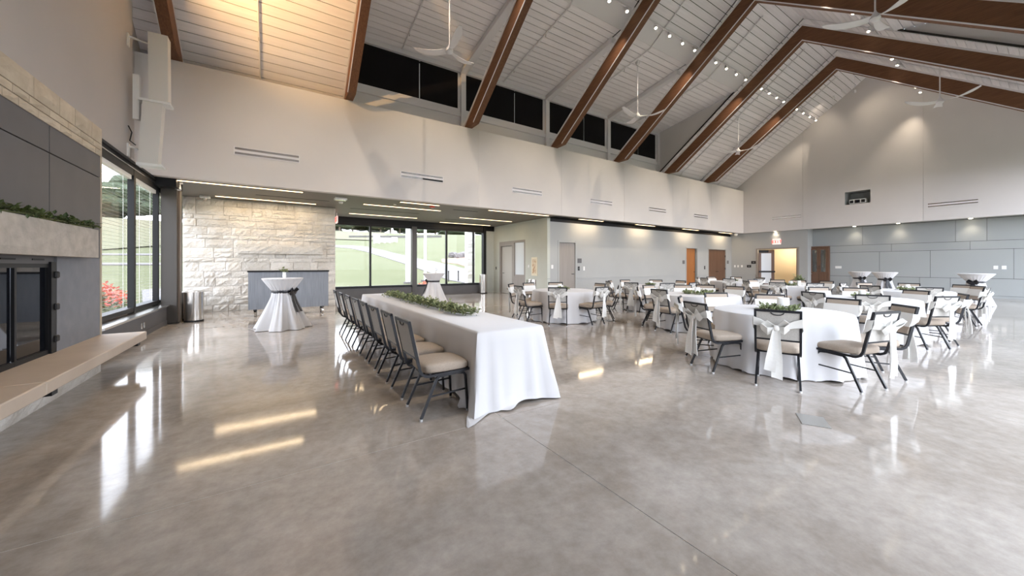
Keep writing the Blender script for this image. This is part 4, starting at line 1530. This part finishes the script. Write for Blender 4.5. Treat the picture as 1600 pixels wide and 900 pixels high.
# cocktail tables in stretch covers
def cocktail(label, x, y, r=0.40, h=1.12, rot=0.0, bow=None, spread=0.5, seed=0, cl='cloth'):
    t = thing('cocktail_table', label, 'table', (x, y, 0), 0, 'cocktail tables in white covers')
    MB().lathe([(0.02, 0.02), (0.03, 0.06), (0.03, h - 0.04)], 12).build('post', M_frame, t)
    MB().lathe([(0.28, 0.0), (0.28, 0.02), (0.04, 0.05)], 20).build('base', M_frame, t)
    MB().lathe([(r - 0.01, h - 0.03), (r - 0.01, h - 0.008)], 24).build('tabletop', M_wood, t)
    zc = 0.84
    rc = 0.20
    prof = [(0.0001, h), (r * 0.97, h), (r, h - 0.012)]
    for k in range(1, 7):
        u = k / 6
        prof.append((r + (rc - r) * (u ** 1.05), h - 0.012 - (h - 0.012 - zc) * u))
    for k in range(1, 9):
        u = k / 8
        prof.append((rc + (spread - rc) * (u ** 1.25), zc - 0.02 - (zc - 0.03) * u))
    ph = seed * 1.7

    def fold(i, a, rr, z):
        if i < 3:
            return rr, z
        if i <= 8:
            u = (i - 2) / 6
            return rr + 0.012 * math.sin(26 * a + ph) * u * (1 if i < 8 else 0.8), z
        u = (i - 8) / 8
        g = 0.07 * u * math.sin(7 * a + ph) + 0.035 * u * math.sin(13 * a + 2 * ph) + 0.01 * math.sin(26 * a)
        return rr + g, z if i < 16 else z
    c_ = MB().lathe(prof, 128, fold=fold, capb=False, capt=False).build('cover', M_cloth, t, True)
    MB().lathe([(rc + 0.012, zc - 0.05), (rc + 0.02, zc - 0.02), (rc + 0.012, zc + 0.015)], 40, capb=False, capt=False).build('sash_band', M_satinb, t, True)
    if bow is not None:
        d = Vector((math.cos(bow), math.sin(bow), 0))
        s_ = Vector((-d.y, d.x, 0))
        b0 = d * (rc + 0.03) + Vector((0, 0, zc - 0.02))
        bw = MB()
        for sg in (-1, 1):
            bw.ribbon([b0, b0 + s_ * sg * 0.08 + Vector((0, 0, 0.05)) + d * 0.02, b0 + s_ * sg * 0.13 + d * 0.03, b0 + s_ * sg * 0.07 - Vector((0, 0, 0.04)) + d * 0.02, b0 + d * 0.01],
                      [Vector((0, 0, 0.03)) + d * 0.02, Vector((0, 0, 0.045)) + d * 0.02, Vector((0, 0, 0.04)) + d * 0.03, Vector((0, 0, 0.045)) + d * 0.02, Vector((0, 0, 0.02)) + d * 0.02], 0.006)
            bw.ribbon([b0, b0 + s_ * sg * 0.04 + d * 0.05 - Vector((0, 0, 0.2)), b0 + s_ * sg * 0.07 + d * 0.16 - Vector((0, 0, 0.45))], [s_ * 0.03, s_ * 0.045, s_ * 0.04], 0.005)
        bw.build('bow', M_satinb, t, True)
    return t


cocktail('white cocktail table standing alone before the grey bar cart', 0.12, 9.6, 0.40, 1.12, bow=-1.35 + 0.75, spread=0.50, seed=1)
cocktail('white cocktail table by the alcove windows behind the long table', 4.88, 12.8, 0.40, 1.12, bow=2.4, spread=0.45, seed=2)
cocktail('white cocktail table nearest the display cabinet, left of the right pair', 22.6, 5.25, 0.40, 1.12, bow=-2.5, spread=0.42, seed=3)
cocktail('white cocktail table right of the pair before the panelled wall', 21.5, 4.2, 0.40, 1.12, bow=-2.6, spread=0.42, seed=4)
cocktail('white cocktail table at the far right before the panelled wall', 20.6, 1.75, 0.43, 1.12, bow=2.95, spread=0.40, seed=5)


def vase(label, x, y, z, s=1.0, seed=1, leafn=30, h=0.10):
    t = thing('bud_vase', label, 'vase', (x, y, z))
    MB().lathe([(0.028 * s, 0), (0.034 * s, h * 0.3), (0.03 * s, h * 0.8), (0.034 * s, h)], 14).build('vase', M_jar, t, True)
    lm = MB()
    leaf_cloud(lm, [(0, 0, h + 0.01)], leafn, 0.06 * s, 0.035 * s, random.Random(seed), 1.0)
    lm.build('foliage', M_leaf, t)['kind'] = 'stuff'
    return t


vase('white bud vase with greenery on the cocktail table before the bar cart', 0.15, 9.6, 1.122, 1.1, 1, 40, 0.13)
vase('small bud vase with a sprig on the cocktail table by the alcove windows', 4.95, 12.75, 1.122, 0.9, 2, 14, 0.1)


def wreath(label, x, y, r, n, seed, size=0.06):
    t = thing('wreath', label, 'wreath', (x, y, 0.768))
    pts = [(r * math.cos(a * 2 * PI / 24), r * math.sin(a * 2 * PI / 24), 0.012) for a in range(25)]
    MB().tube(pts, 0.007, 6).build('ring', M_stem, t)
    lm = MB()
    leaf_cloud(lm, pts, n, size, 0.028, random.Random(seed))
    lm.build('leaves', M_leaf, t)['kind'] = 'stuff'
    return t


def jar(label, x, y, r=0.05, h=0.13):
    t = thing('candle_jar', label, 'candle jar', (x, y, 0.768))
    MB().lathe([(r * 0.8, 0), (r, 0.01), (r, h * 0.9), (r * 0.93, h), (r * 0.9, h * 0.6)], 18, capb=True, capt=True).build('glass', M_jar, t, True)
    MB().lathe([(r * 0.5, h * 0.61), (r * 0.5, h * 0.7), (0.004, h * 0.72)], 10).build('candle', M_flame, t, True)
    return t


wr = [0.19, 0.1, 0.26, 0.1, 0.12, 0.1, 0.14, 0.13]
for i, (nm, x, y, r) in enumerate(TAB):
    wreath('green leaf wreath in the centre of the ' + nm, x, y, wr[i], 320 if i in (0, 2) else 160, 40 + i, 0.065)
    d = Vector((x, y, 0)).normalized()
    s_ = Vector((d.y, -d.x, 0))
    px = {0: 0.05, 2: -0.02}.get(i, 0.0)
    q = Vector((x, y, 0)) + d * 0.12 + s_ * px
    if i == 1:
        q = Vector((x, y, 0)) + d * 0.15 - s_ * 0.1
    jar('white candle jar standing at the centre of the ' + nm, q.x, q.y, 0.075 if i == 0 else 0.055, 0.17 if i == 0 else 0.14)
vase('taller vase of greenery on the round table before the open double doors', 13.75, 4.6, 0.768, 1.6, 9, 90, 0.16)


# ---------------------------------------------------------------- chairs
def chair_proto():
    root = thing('banquet_chair', 'x', 'chair')
    w_ = 0.205
    BK = [(-0.175, 0.395), (-0.215, 0.415), (-0.238, 0.455), (-0.335, 0.90)]

    def bx_(z):
        return -0.238 - 0.097 * (z - 0.455) / 0.445
    # seat
    def crown(v):
        u = (v.x - 0.035) / 0.235
        q = v.y / 0.22
        if v.z > 0.445:
            v.z += 0.02 * (1 - min(1, u * u)) * (1 - min(1, q * q)) - 0.012 * max(0, u)
        return v
    MB().cushion((0.035, 0, 0.452), (0.47, 0.44, 0.095), 8, 5.0, crown).build('seat', M_seat, root, True)
    f = MB()
    for s in (-1, 1):
        f.tube([(0.25, s * w_, 0.405), (0.0, s * w_, 0.398), (-0.14, s * w_, 0.393)], 0, sq=(0.022, 0.022))
    f.tube([(0.245, -w_, 0.402), (0.245, w_, 0.402)], 0, sq=(0.022, 0.022))
    f.tube([(-0.1, -w_, 0.392), (-0.1, w_, 0.392)], 0, sq=(0.022, 0.022))
    f.build('seat_frame', M_frame, root)
    f = MB()
    for s in (-1, 1):
        f.tube([(-0.14, s * w_, 0.393)] + [(x, s * w_, z) for x, z in BK], 0, sq=(0.022, 0.026))
    f.tube([(-0.335, -w_ - 0.011, 0.895), (-0.335, w_ + 0.011, 0.895)], 0, sq=(0.026, 0.022))
    f.tube([(bx_(0.565), -w_, 0.565), (bx_(0.565), w_, 0.565)], 0, sq=(0.018, 0.018))
    f.build('back_frame', M_frame, root)
    zb, zt = 0.575, 0.884
    b1 = MB()
    b1.prism([(bx_(zb) + 0.002, -w_ + 0.012, zb), (bx_(zt) + 0.002, -w_ + 0.012, zt), (bx_(zt) + 0.02, -w_ + 0.012, zt - 0.004), (bx_(zb) + 0.026, -w_ + 0.012, zb + 0.004)], (0, 2 * w_ - 0.024, 0))
    b1.build('backrest', M_seat, root)
    b2 = MB()
    b2.prism([(bx_(zb) - 0.008, -w_ + 0.012, zb), (bx_(zt) - 0.008, -w_ + 0.012, zt), (bx_(zt) + 0.001, -w_ + 0.012, zt), (bx_(zb) + 0.001, -w_ + 0.012, zb)], (0, 2 * w_ - 0.024, 0))
    bp = b2.build('back_panel', M_bkfab, root)
    g = MB()
    pts = []
    for k in range(7):
        a = PI + PI * k / 6
        pts.append((bx_(0.875) - 0.010, 0.06 * math.cos(a), 0.878 + 0.028 * math.sin(a)))
    g.tube(pts, 0.005, 5)
    g.build('hand_grip', M_frame, bp)
    for s in (-1, 1):
        y = s * 0.192
        yo = s * 0.205
        l = MB().tube([(-0.06, y, 0.375), (0.12, y, 0.383), (0.2, y, 0.372), (0.218, y, 0.345), (0.235, yo, 0.02)], 0, sq=(0.02, 0.022)).build('leg', M_frame, root)
        MB().tube([(0.236, yo, 0.02), (0.237, yo, 0.0)], 0.016, 8).build('glide', M_glide, l)
        l = MB().tube([(-0.04, y, 0.385), (-0.075, y, 0.35), (-0.225, yo, 0.02)], 0, sq=(0.02, 0.022)).build('leg', M_frame, root)
        MB().tube([(-0.225, yo, 0.02), (-0.227, yo, 0.0)], 0.016, 8).build('glide', M_glide, l)
        MB().tube([(-0.147, y, 0.20), (0.224, y, 0.215)], 0, sq=(0.013, 0.013)).build('stretcher', M_frame, root)
    return root


def sash_proto(v):
    """satin sash round the chair back with a bow behind"""
    rnd = random.Random(100 + v)
    root = thing('chair_sash', 'x', 'sash')

    def bx_(z):
        return -0.238 - 0.097 * (z - 0.455) / 0.445
    w_ = 0.222
    h = MB()
    # front sheet
    z0, z1 = 0.665, 0.825
    fx_ = 0.034
    h.prism([(bx_(z0) + fx_, -w_, z0), (bx_(z1) + fx_ - 0.006, -w_, z1), (bx_(z1) + fx_ - 0.001, -w_, z1), (bx_(z0) + fx_ + 0.006, -w_, z0)], (0, 2 * w_, 0))
    for s in (-1, 1):
        zc = 0.745
        h.ribbon([(bx_(zc) + fx_, s * w_, zc), (bx_(zc), s * (w_ + 0.004), zc + 0.01), (bx_(zc) - 0.03, s * w_, zc + 0.03)],
                 [(-0.014, 0, 0.075), (-0.014, 0, 0.062), (-0.01, 0, 0.048)], 0.005)
    h.build('band', M_sash, root, True)
    kz = 0.72 + rnd.uniform(-0.015, 0.015)
    ky = rnd.uniform(-0.04, 0.04)
    kx = bx_(kz) - 0.05
    h = MB()
    for s in (-1, 1):
        h.ribbon([(bx_(0.775) - 0.028, s * w_, 0.775), (bx_(0.76) - 0.03, s * 0.15 + ky * 0.3, 0.757), (bx_(0.735) - 0.035, s * 0.08 + ky * 0.7, kz + 0.015), (kx, ky, kz)],
                 [(-0.01, 0, 0.048), (-0.01, 0, 0.040), (-0.006, 0, 0.030), (0, 0, 0.022)], 0.006)
    h.build('gathered_band', M_sash, root, True)
    h = MB()
    for s in (-1, 1):
        L = rnd.uniform(0.11, 0.15)
        dz = rnd.uniform(-0.03, 0.03)
        h.ribbon([(kx - 0.005, ky, kz), (kx - 0.03, ky + s * L * 0.6, kz + 0.045 + dz), (kx - 0.035, ky + s * L, kz + 0.015 + dz), (kx - 0.03, ky + s * L * 0.6, kz - 0.035 + dz), (kx - 0.01, ky, kz - 0.01)],
                 [(-0.015, 0, 0.02), (-0.03, 0, 0.045), (-0.035, 0, 0.04), (-0.03, 0, 0.045), (-0.015, 0, 0.018)], 0.006)
    h.cushion((kx - 0.02, ky, kz), (0.055, 0.06, 0.065), 4, 2.5)
    h.build('bow', M_sash, root, True)
    for s in (-1, 1):
        L = rnd.uniform(0.46, 0.6)
        sw = rnd.uniform(0.0, 0.05)
        pts, wv = [], []
        for k in range(8):
            u = k / 7
            pts.append((kx - 0.02 - 0.02 * math.sin(u * 2.2) - 0.015 * s, ky + s * (0.008 + 0.026 * u) + sw * u, kz - 0.01 - L * u))
            tw = 0.25 * math.sin(u * 3 + s + v)
            hw = 0.024 + 0.028 * min(1, u * 1.4)
            wv.append((hw * math.sin(tw) * 0.6, hw * math.cos(tw), 0.012 * (1 if k == 7 else 0)))
        MB().ribbon(pts, wv, 0.006).build('tail', M_sash, root, True)
    return root


CH = chair_proto()
index_kids(CH)
SA = [sash_proto(v) for v in range(3)]
for s in SA:
    index_kids(s)
used_ch = [False]
used_sa = [False, False, False]


def place(root_list, flag, i, x, y, rz, label, group):
    if not flag[i]:
        o = root_list[i]
        flag[i] = True
    else:
        o = copy_tree(root_list[i])
    o.location = (x, y, 0)
    o.rotation_euler = (0, 0, rz)
    o['label'] = label
    o['group'] = group
    return o


ordn = ['nearest', 'second nearest', 'third nearest', 'fourth from the near end', 'fifth from the near end', 'sixth from the near end', 'seventh from the near end', 'farthest']
for i, y in enumerate((3.37, 3.99, 4.61, 5.24, 5.84, 6.5, 7.2, 7.95)):
    place([CH], used_ch, 0, 1.315 + R.uniform(-0.012, 0.012), y, math.radians(R.uniform(-2.5, 2.5)), 'black-framed taupe banquet chair along the long white table, ' + ordn[i], 'chairs along the long table')

SPOTS = [
    # (angle round the table, distance of the top rail from its centre)
    [(-160, 1.39, 0), (159, 1.34, 0), (117, 1.25, 0), (60, 1.42, 0), (24, 1.22, 8), (-22, 1.19, 10), (-68, 1.25, 18), (-115, 1.25, 9)],
    [(222, 1.28), (270, 1.3), (312, 1.35), (357, 1.25), (60, 1.25), (98, 1.3), (132, 1.4), (175, 1.32)],
    [(174, 1.2), (129, 1.25), (88, 1.3), (47, 1.25), (24, 1.45), (353, 1.3), (309, 1.25), (279, 1.3)],
    [(163, 1.25), (199, 1.25), (244, 1.25), (289, 1.25), (335, 1.25), (17, 1.25), (47, 1.25), (110, 1.25)],
    [(160, 1.25), (206, 1.25), (260, 1.25), (303, 1.25), (328, 1.45), (8, 1.25), (50, 1.25), (105, 1.25)],
    [(190, 1.25), (236, 1.25), (281, 1.25), (350, 1.25), (28, 1.25), (76, 1.25), (120, 1.25), (150, 1.35)],
    [(186, 1.25), (225, 1.25), (270, 1.25), (332, 1.25), (9, 1.25), (37, 1.25), (75, 1.25), (135, 1.25)],
    [(200, 1.25), (245, 1.25), (290, 1.25), (335, 1.25), (20, 1.25), (65, 1.25), (110, 1.25), (155, 1.25)],
]
sec = {0: 'in front', 1: 'front right', 2: 'right side', 3: 'back right', 4: 'far side', 5: 'back left', 6: 'left side', 7: 'front left'}
for ti, (nm, tx, ty, r) in enumerate(TAB):
    view = math.degrees(math.atan2(-ty, -tx))
    seen = {}
    lst = []
    for sp in SPOTS[ti]:
        a, d = sp[0], sp[1]
        rel = (a - view) % 360
        lst.append((rel, a, d, sp[2] if len(sp) > 2 else R.uniform(-5, 5)))
    lst.sort()
    # eight chairs clockwise from the front as seen from the camera
    offs = min(range(8), key=lambda k: min(abs(lst[k][0]), 360 - abs(lst[k][0])))
    for k in range(8):
        rel, a, d, tw = lst[(offs + k) % 8]
        q = math.radians(a)
        rd = d - 0.335 + 0.035
        x, y = tx + rd * math.cos(q), ty + rd * math.sin(q)
        rz = q + PI + math.radians(tw)
        place([CH], used_ch, 0, x, y, rz, 'taupe chair %s of %s' % (sec[k], nm), 'chairs around the round tables')
        place(SA, used_sa, R.randrange(3), x, y, rz, 'ivory sash on chair %s of %s' % (sec[k], nm), 'ivory sashes on the chair backs')


# ---------------------------------------------------------------- outdoors
def hgt(x, y):
    r = math.hypot(x, y)
    u = max(0.0, min(1.0, (r - 20) / 85))
    return -0.25 + 10.6 * (u * u * (3 - 2 * u) * 0.55 + u * 0.45) + (0.3 * math.sin(x * 0.05) * math.sin(y * 0.06) * u)


def terrain():
    mb = MB()
    rad = [18 + 4 * i for i in range(6)] + [46 + 8 * i for i in range(9)] + [130, 160, 200]
    n = 72
    rings = []
    a0, a1 = math.radians(38), math.radians(165)
    for r in rad:
        ring = []
        for k in range(n):
            t_ = a0 + (a1 - a0) * k / (n - 1)
            x, y = r * math.cos(t_), max(17.0, r * math.sin(t_))
            ring.append(mb.bm.verts.new((x, y, hgt(x, y))))
        rings.append(ring)
    for i in range(len(rings) - 1):
        for k in range(n - 1):
            j = k + 1
            mb.bm.faces.new((rings[i][k], rings[i][j], rings[i + 1][j], rings[i + 1][k]))
    return mb


te = terrain()
lawn = te.build('lawn', M_grass, None, True)
tag(lawn, 'mown green lawn rising to the field beyond the windows', 'lawn', kind='stuff')
tag(MB().box(-120, 140, -120, 17.0, -0.8, -0.3).build('lawn', M_grass), 'level mown lawn around the building', 'lawn', kind='stuff')


def strip(name, upper, lower, m, lift=0.05):
    mb = MB()
    U = [mb.bm.verts.new((x, y, hgt(x, y) + lift)) for x, y in upper]
    L = [mb.bm.verts.new((x, y, hgt(x, y) + lift)) for x, y in lower]
    U2 = [mb.bm.verts.new((x, y, hgt(x, y) - 0.4)) for x, y in upper]
    L2 = [mb.bm.verts.new((x, y, hgt(x, y) - 0.4)) for x, y in lower]
    n = len(U)
    for i in range(n - 1):
        mb.bm.faces.new((U[i], U[i + 1], L[i + 1], L[i]))
        mb.bm.faces.new((U[i], U2[i], U2[i + 1], U[i + 1]))
        mb.bm.faces.new((L[i], L[i + 1], L2[i + 1], L2[i]))
    return mb.build(name, m)



o = strip('walkway', [(5.1, 56.7), (7.2, 57.4), (9.1, 57.2), (10.8, 55.9), (12.2, 50.5), (13.4, 43.0), (14.5, 37.5), (15.0, 33.7), (14.9, 29.5)], [(4.9, 55.1), (6.9, 54.9), (8.5, 53.4), (9.6, 49.9), (10.5, 43.4), (11.1, 35.8), (11.1, 29.9), (10.7, 25.2), (11.2, 22.6)], M_path)
tag(o, 'pale concrete path curving down across the lawn outside the alcove windows', 'path')
o = strip('road', [(-12.3, 43.1), (-11.5, 43.5), (-10.6, 43.8), (-9.7, 44.2), (-8.4, 44.7)], [(-12.1, 42.3), (-11.3, 42.6), (-10.4, 43.0), (-9.5, 43.3), (-8.2, 43.8)], M_path, 0.08)
tag(o, 'upper pale road strip across the lawn seen through the left windows', 'road')
o = strip('road', [(-10.7, 37.5), (-9.9, 37.6), (-9.2, 37.8), (-8.4, 38.0), (-7.2, 38.3)], [(-10.4, 36.5), (-9.7, 36.7), (-8.9, 36.9), (-8.2, 37.1), (-7.0, 37.3)], M_path, 0.08)
tag(o, 'lower pale road strip across the lawn seen through the left windows', 'road')
o = strip('terrace', [(-5.6, 25.1), (-5.3, 25.4), (-4.8, 25.6)], [(-4.4, 19.8), (-4.2, 20.1), (-3.8, 20.3)], M_path, 0.06)
tag(o, 'pale paved terrace just outside the left windows', 'terrace')
o = strip('planting_bed', [(16.2, 40.0), (18.4, 40.4), (20.6, 40.9)], [(15.1, 37.2), (16.0, 35.1), (15.7, 31.2)], M_mulch, 0.04)
tag(o, 'brown mulch bed beside the path outside the right alcove window', 'planting bed')
for i, (x, y, z) in enumerate([(7.6, 24.8, 0.17), (9.0, 25.3, 0.25)]):
    t = thing('flagpole', 'white pole outside the alcove windows, the %s one' % ('left and thicker', 'right and thinner')[i], 'pole', (x, y, z))
    MB().tube([(0, 0, -0.2), (0, 0, 9)], (0.16, 0.10)[i], 12).build('shaft', M_plastic, t)
    MB().tube([(0, 0, -0.2), (0, 0, 0.12)], 0.3, 12).build('base', M_path, t)
for i, (x, y, z) in enumerate([(10.5, 24.6, 0.24), (11.1, 24.2, 0.24), (11.7, 23.9, 0.23)]):
    t = thing('bollard', 'thin dark bollard by the path, %s of three' % ('left', 'middle', 'right')[i], 'bollard', (x, y, z), 0, 'bollards by the path')
    MB().tube([(0, 0, -0.2), (0, 0, 0.75)], 0.045, 10).build('post', M_dark, t)
    MB().tube([(0, 0, 0.7), (0, 0, 0.78)], 0.05, 10).build('cap', M_black, t)
for i, (x, y, z) in enumerate([(18.2, 41.2, 2.42), (18.5, 40.4, 2.33), (19.4, 40.7, 2.43)]):
    mb = MB()
    mb.cushion((0, 0, 0.25), (1.1, 0.8, 0.8), 4, 3)
    for v in mb.bm.verts:
        v.co += Vector((R.uniform(-0.08, 0.08), R.uniform(-0.08, 0.08), R.uniform(-0.06, 0.06)))
    o = mb.build('boulder', M_path, None, False, (x, y, z))
    tag(o, 'pale boulder in the bed across the path, %s of three' % ('left', 'middle', 'right')[i], 'boulder', 'boulders by the path')
for i, (x, y, z) in enumerate([(13.4, 60.2, 4.88), (14.5, 61.3, 5.07), (15.4, 61.3, 5.1), (16.8, 62.4, 5.31)]):
    t = thing('field_marker', 'small white marker board on the far field, %s from the left' % ('first', 'second', 'third', 'fourth')[i], 'marker', (x, y, z), 0, 'white markers on the field')
    MB().box(-0.5, 0.5, -0.04, 0.04, 0.15, 0.9 if i else 1.5).build('board', M_plastic, t)
    MB().tube([(-0.4, 0, -0.2), (-0.4, 0, 0.9)], 0.05, 6).tube([(0.4, 0, -0.2), (0.4, 0, 0.9)], 0.05, 6).build('post', M_plastic, t)
du = [(10.9, 70.4), (17.4, 71.9), (22.8, 73.3), (30.0, 74.0)]
mb = MB()
for (a, b2) in zip(du[:-1], du[1:]):
    mb.prism([(a[0], a[1], hgt(*a) - 0.5), (b2[0], b2[1], hgt(*b2) - 0.5), (b2[0], b2[1], hgt(*b2) + 0.45), (a[0], a[1], hgt(*a) + 0.45)], (0.1, 0.25, 0))
o = mb.build('field_edging', M_dark)
tag(o, 'long low dark edging on the far field beyond the path', 'edging')

# dry field on the rise, to the left
mb = MB()
for i in range(12):
    for j in range(6):
        q = []
        for (a, r) in ((i, j), (i + 1, j), (i + 1, j + 1), (i, j + 1)):
            th = math.radians(76 + a * 6)
            rr = 53 + r * 9 + (14 if a < 3 else 0) - (6 if a > 4 else 0)
            q.append(mb.bm.verts.new((rr * math.cos(th), rr * math.sin(th), hgt(rr * math.cos(th), rr * math.sin(th)) + 0.12)))
        mb.bm.faces.new(q)
bmesh.ops.remove_doubles(mb.bm, verts=mb.bm.verts[:], dist=0.01)
o = mb.build('field', M_field)
tag(o, 'dry yellow field on the rise beyond the lawn', 'field', kind='stuff')


def blob_tree(x, y, z, hh, rr, seed):
    t = thing('ridge_tree', 'dark green tree in the belt of trees along the far ridge', 'tree', (x, y, z), 0, 'trees on the ridge')
    rnd = random.Random(seed)
    MB().tube([(0, 0, -0.5), (0, 0, hh * 0.5)], 0.25, 6).build('trunk', M_bark, t)
    mb = MB()
    for k in range(6):
        a = rnd.uniform(0, 6.28)
        c = (math.cos(a) * rr * 0.45, math.sin(a) * rr * 0.45, hh * rnd.uniform(0.35, 0.8))
        mb.cushion(c, (rr * rnd.uniform(0.9, 1.3), rr * rnd.uniform(0.9, 1.3), hh * rnd.uniform(0.35, 0.5)), 4, 2.2)
    for v in mb.bm.verts:
        n_ = noise.noise(v.co * 0.9 + Vector((seed, 0, 0)))
        v.co += Vector((n_, -n_, n_ * 0.6)) * 0.6
    mb.build('crown', M_tree, t)


rr_ = random.Random(4)
for k in range(34):
    th = math.radians(58 + k * 1.75 + rr_.uniform(-0.5, 0.5))
    d = 112 + rr_.uniform(-6, 14)
    x, y = d * math.cos(th), d * math.sin(th)
    big = 1.0 if 71 < math.degrees(th) < 83 else (1.5 if math.degrees(th) > 90 else 0.62)
    blob_tree(x, y, hgt(x, y), 6.2 * big * rr_.uniform(0.75, 1.2), 5.5 * (0.6 + 0.4 * big) * rr_.uniform(0.8, 1.2), k)

t = thing('stone_pillar', 'tan stone pillar standing outside the right alcove window', 'pillar', (9.05, 18.2, -0.3))
for k in range(11):
    rock_block(MB(), -0.22, 0.22, k * 0.34, k * 0.34 + 0.33, 0.2, -0.2, 3, 3, 0.02, 300 + k, 'y').build('stone', M_stone, t)


def flower_bush(x, y, r, h, lab, seed):
    t = thing('flower_bush', lab, 'bush', (x, y, -0.28))
    rnd = random.Random(seed)

    def pt(rn):
        a, u = rn.uniform(0, 6.28), rn.random() ** 0.5
        return (r * u * math.cos(a), r * u * math.sin(a), h * rn.random() * (1 - 0.5 * u * u))
    for k in range(5):
        MB().tube([(0, 0, 0), (r * 0.5 * math.cos(k * 1.3), r * 0.5 * math.sin(k * 1.3), h * 0.7)], 0.012, 5).build('stem', M_stem, t)
    lm = MB()
    leaf_cloud(lm, pt, 900, 0.12, 0.03, rnd)
    lm.build('foliage', M_leaf, t)['kind'] = 'stuff'
    lm = MB()

    def pt2(rn):
        a, u = rn.uniform(0, 6.28), rn.random() ** 0.5
        return (r * u * math.cos(a), r * u * math.sin(a), h * rn.uniform(0.85, 1.1) * (1 - 0.3 * u * u))
    leaf_cloud(lm, pt2, 420, 0.09, 0.03, rnd)
    lm.build('blossoms', M_bloom, t)['kind'] = 'stuff'


flower_bush(-3.35, 11.2, 0.55, 1.25, 'orange flowering bush right outside the nearest left window', 1)
flower_bush(-3.75, 13.6, 0.55, 1.05, 'faded orange flowering bush outside the second left window', 2)
flower_bush(6.8, 18.6, 0.7, 0.75, 'low orange bush outside the alcove windows behind the cocktail table', 3)

# the prototypes all found a place; drop nothing, just make sure every mesh is smooth where asked
bpy.context.view_layer.update()
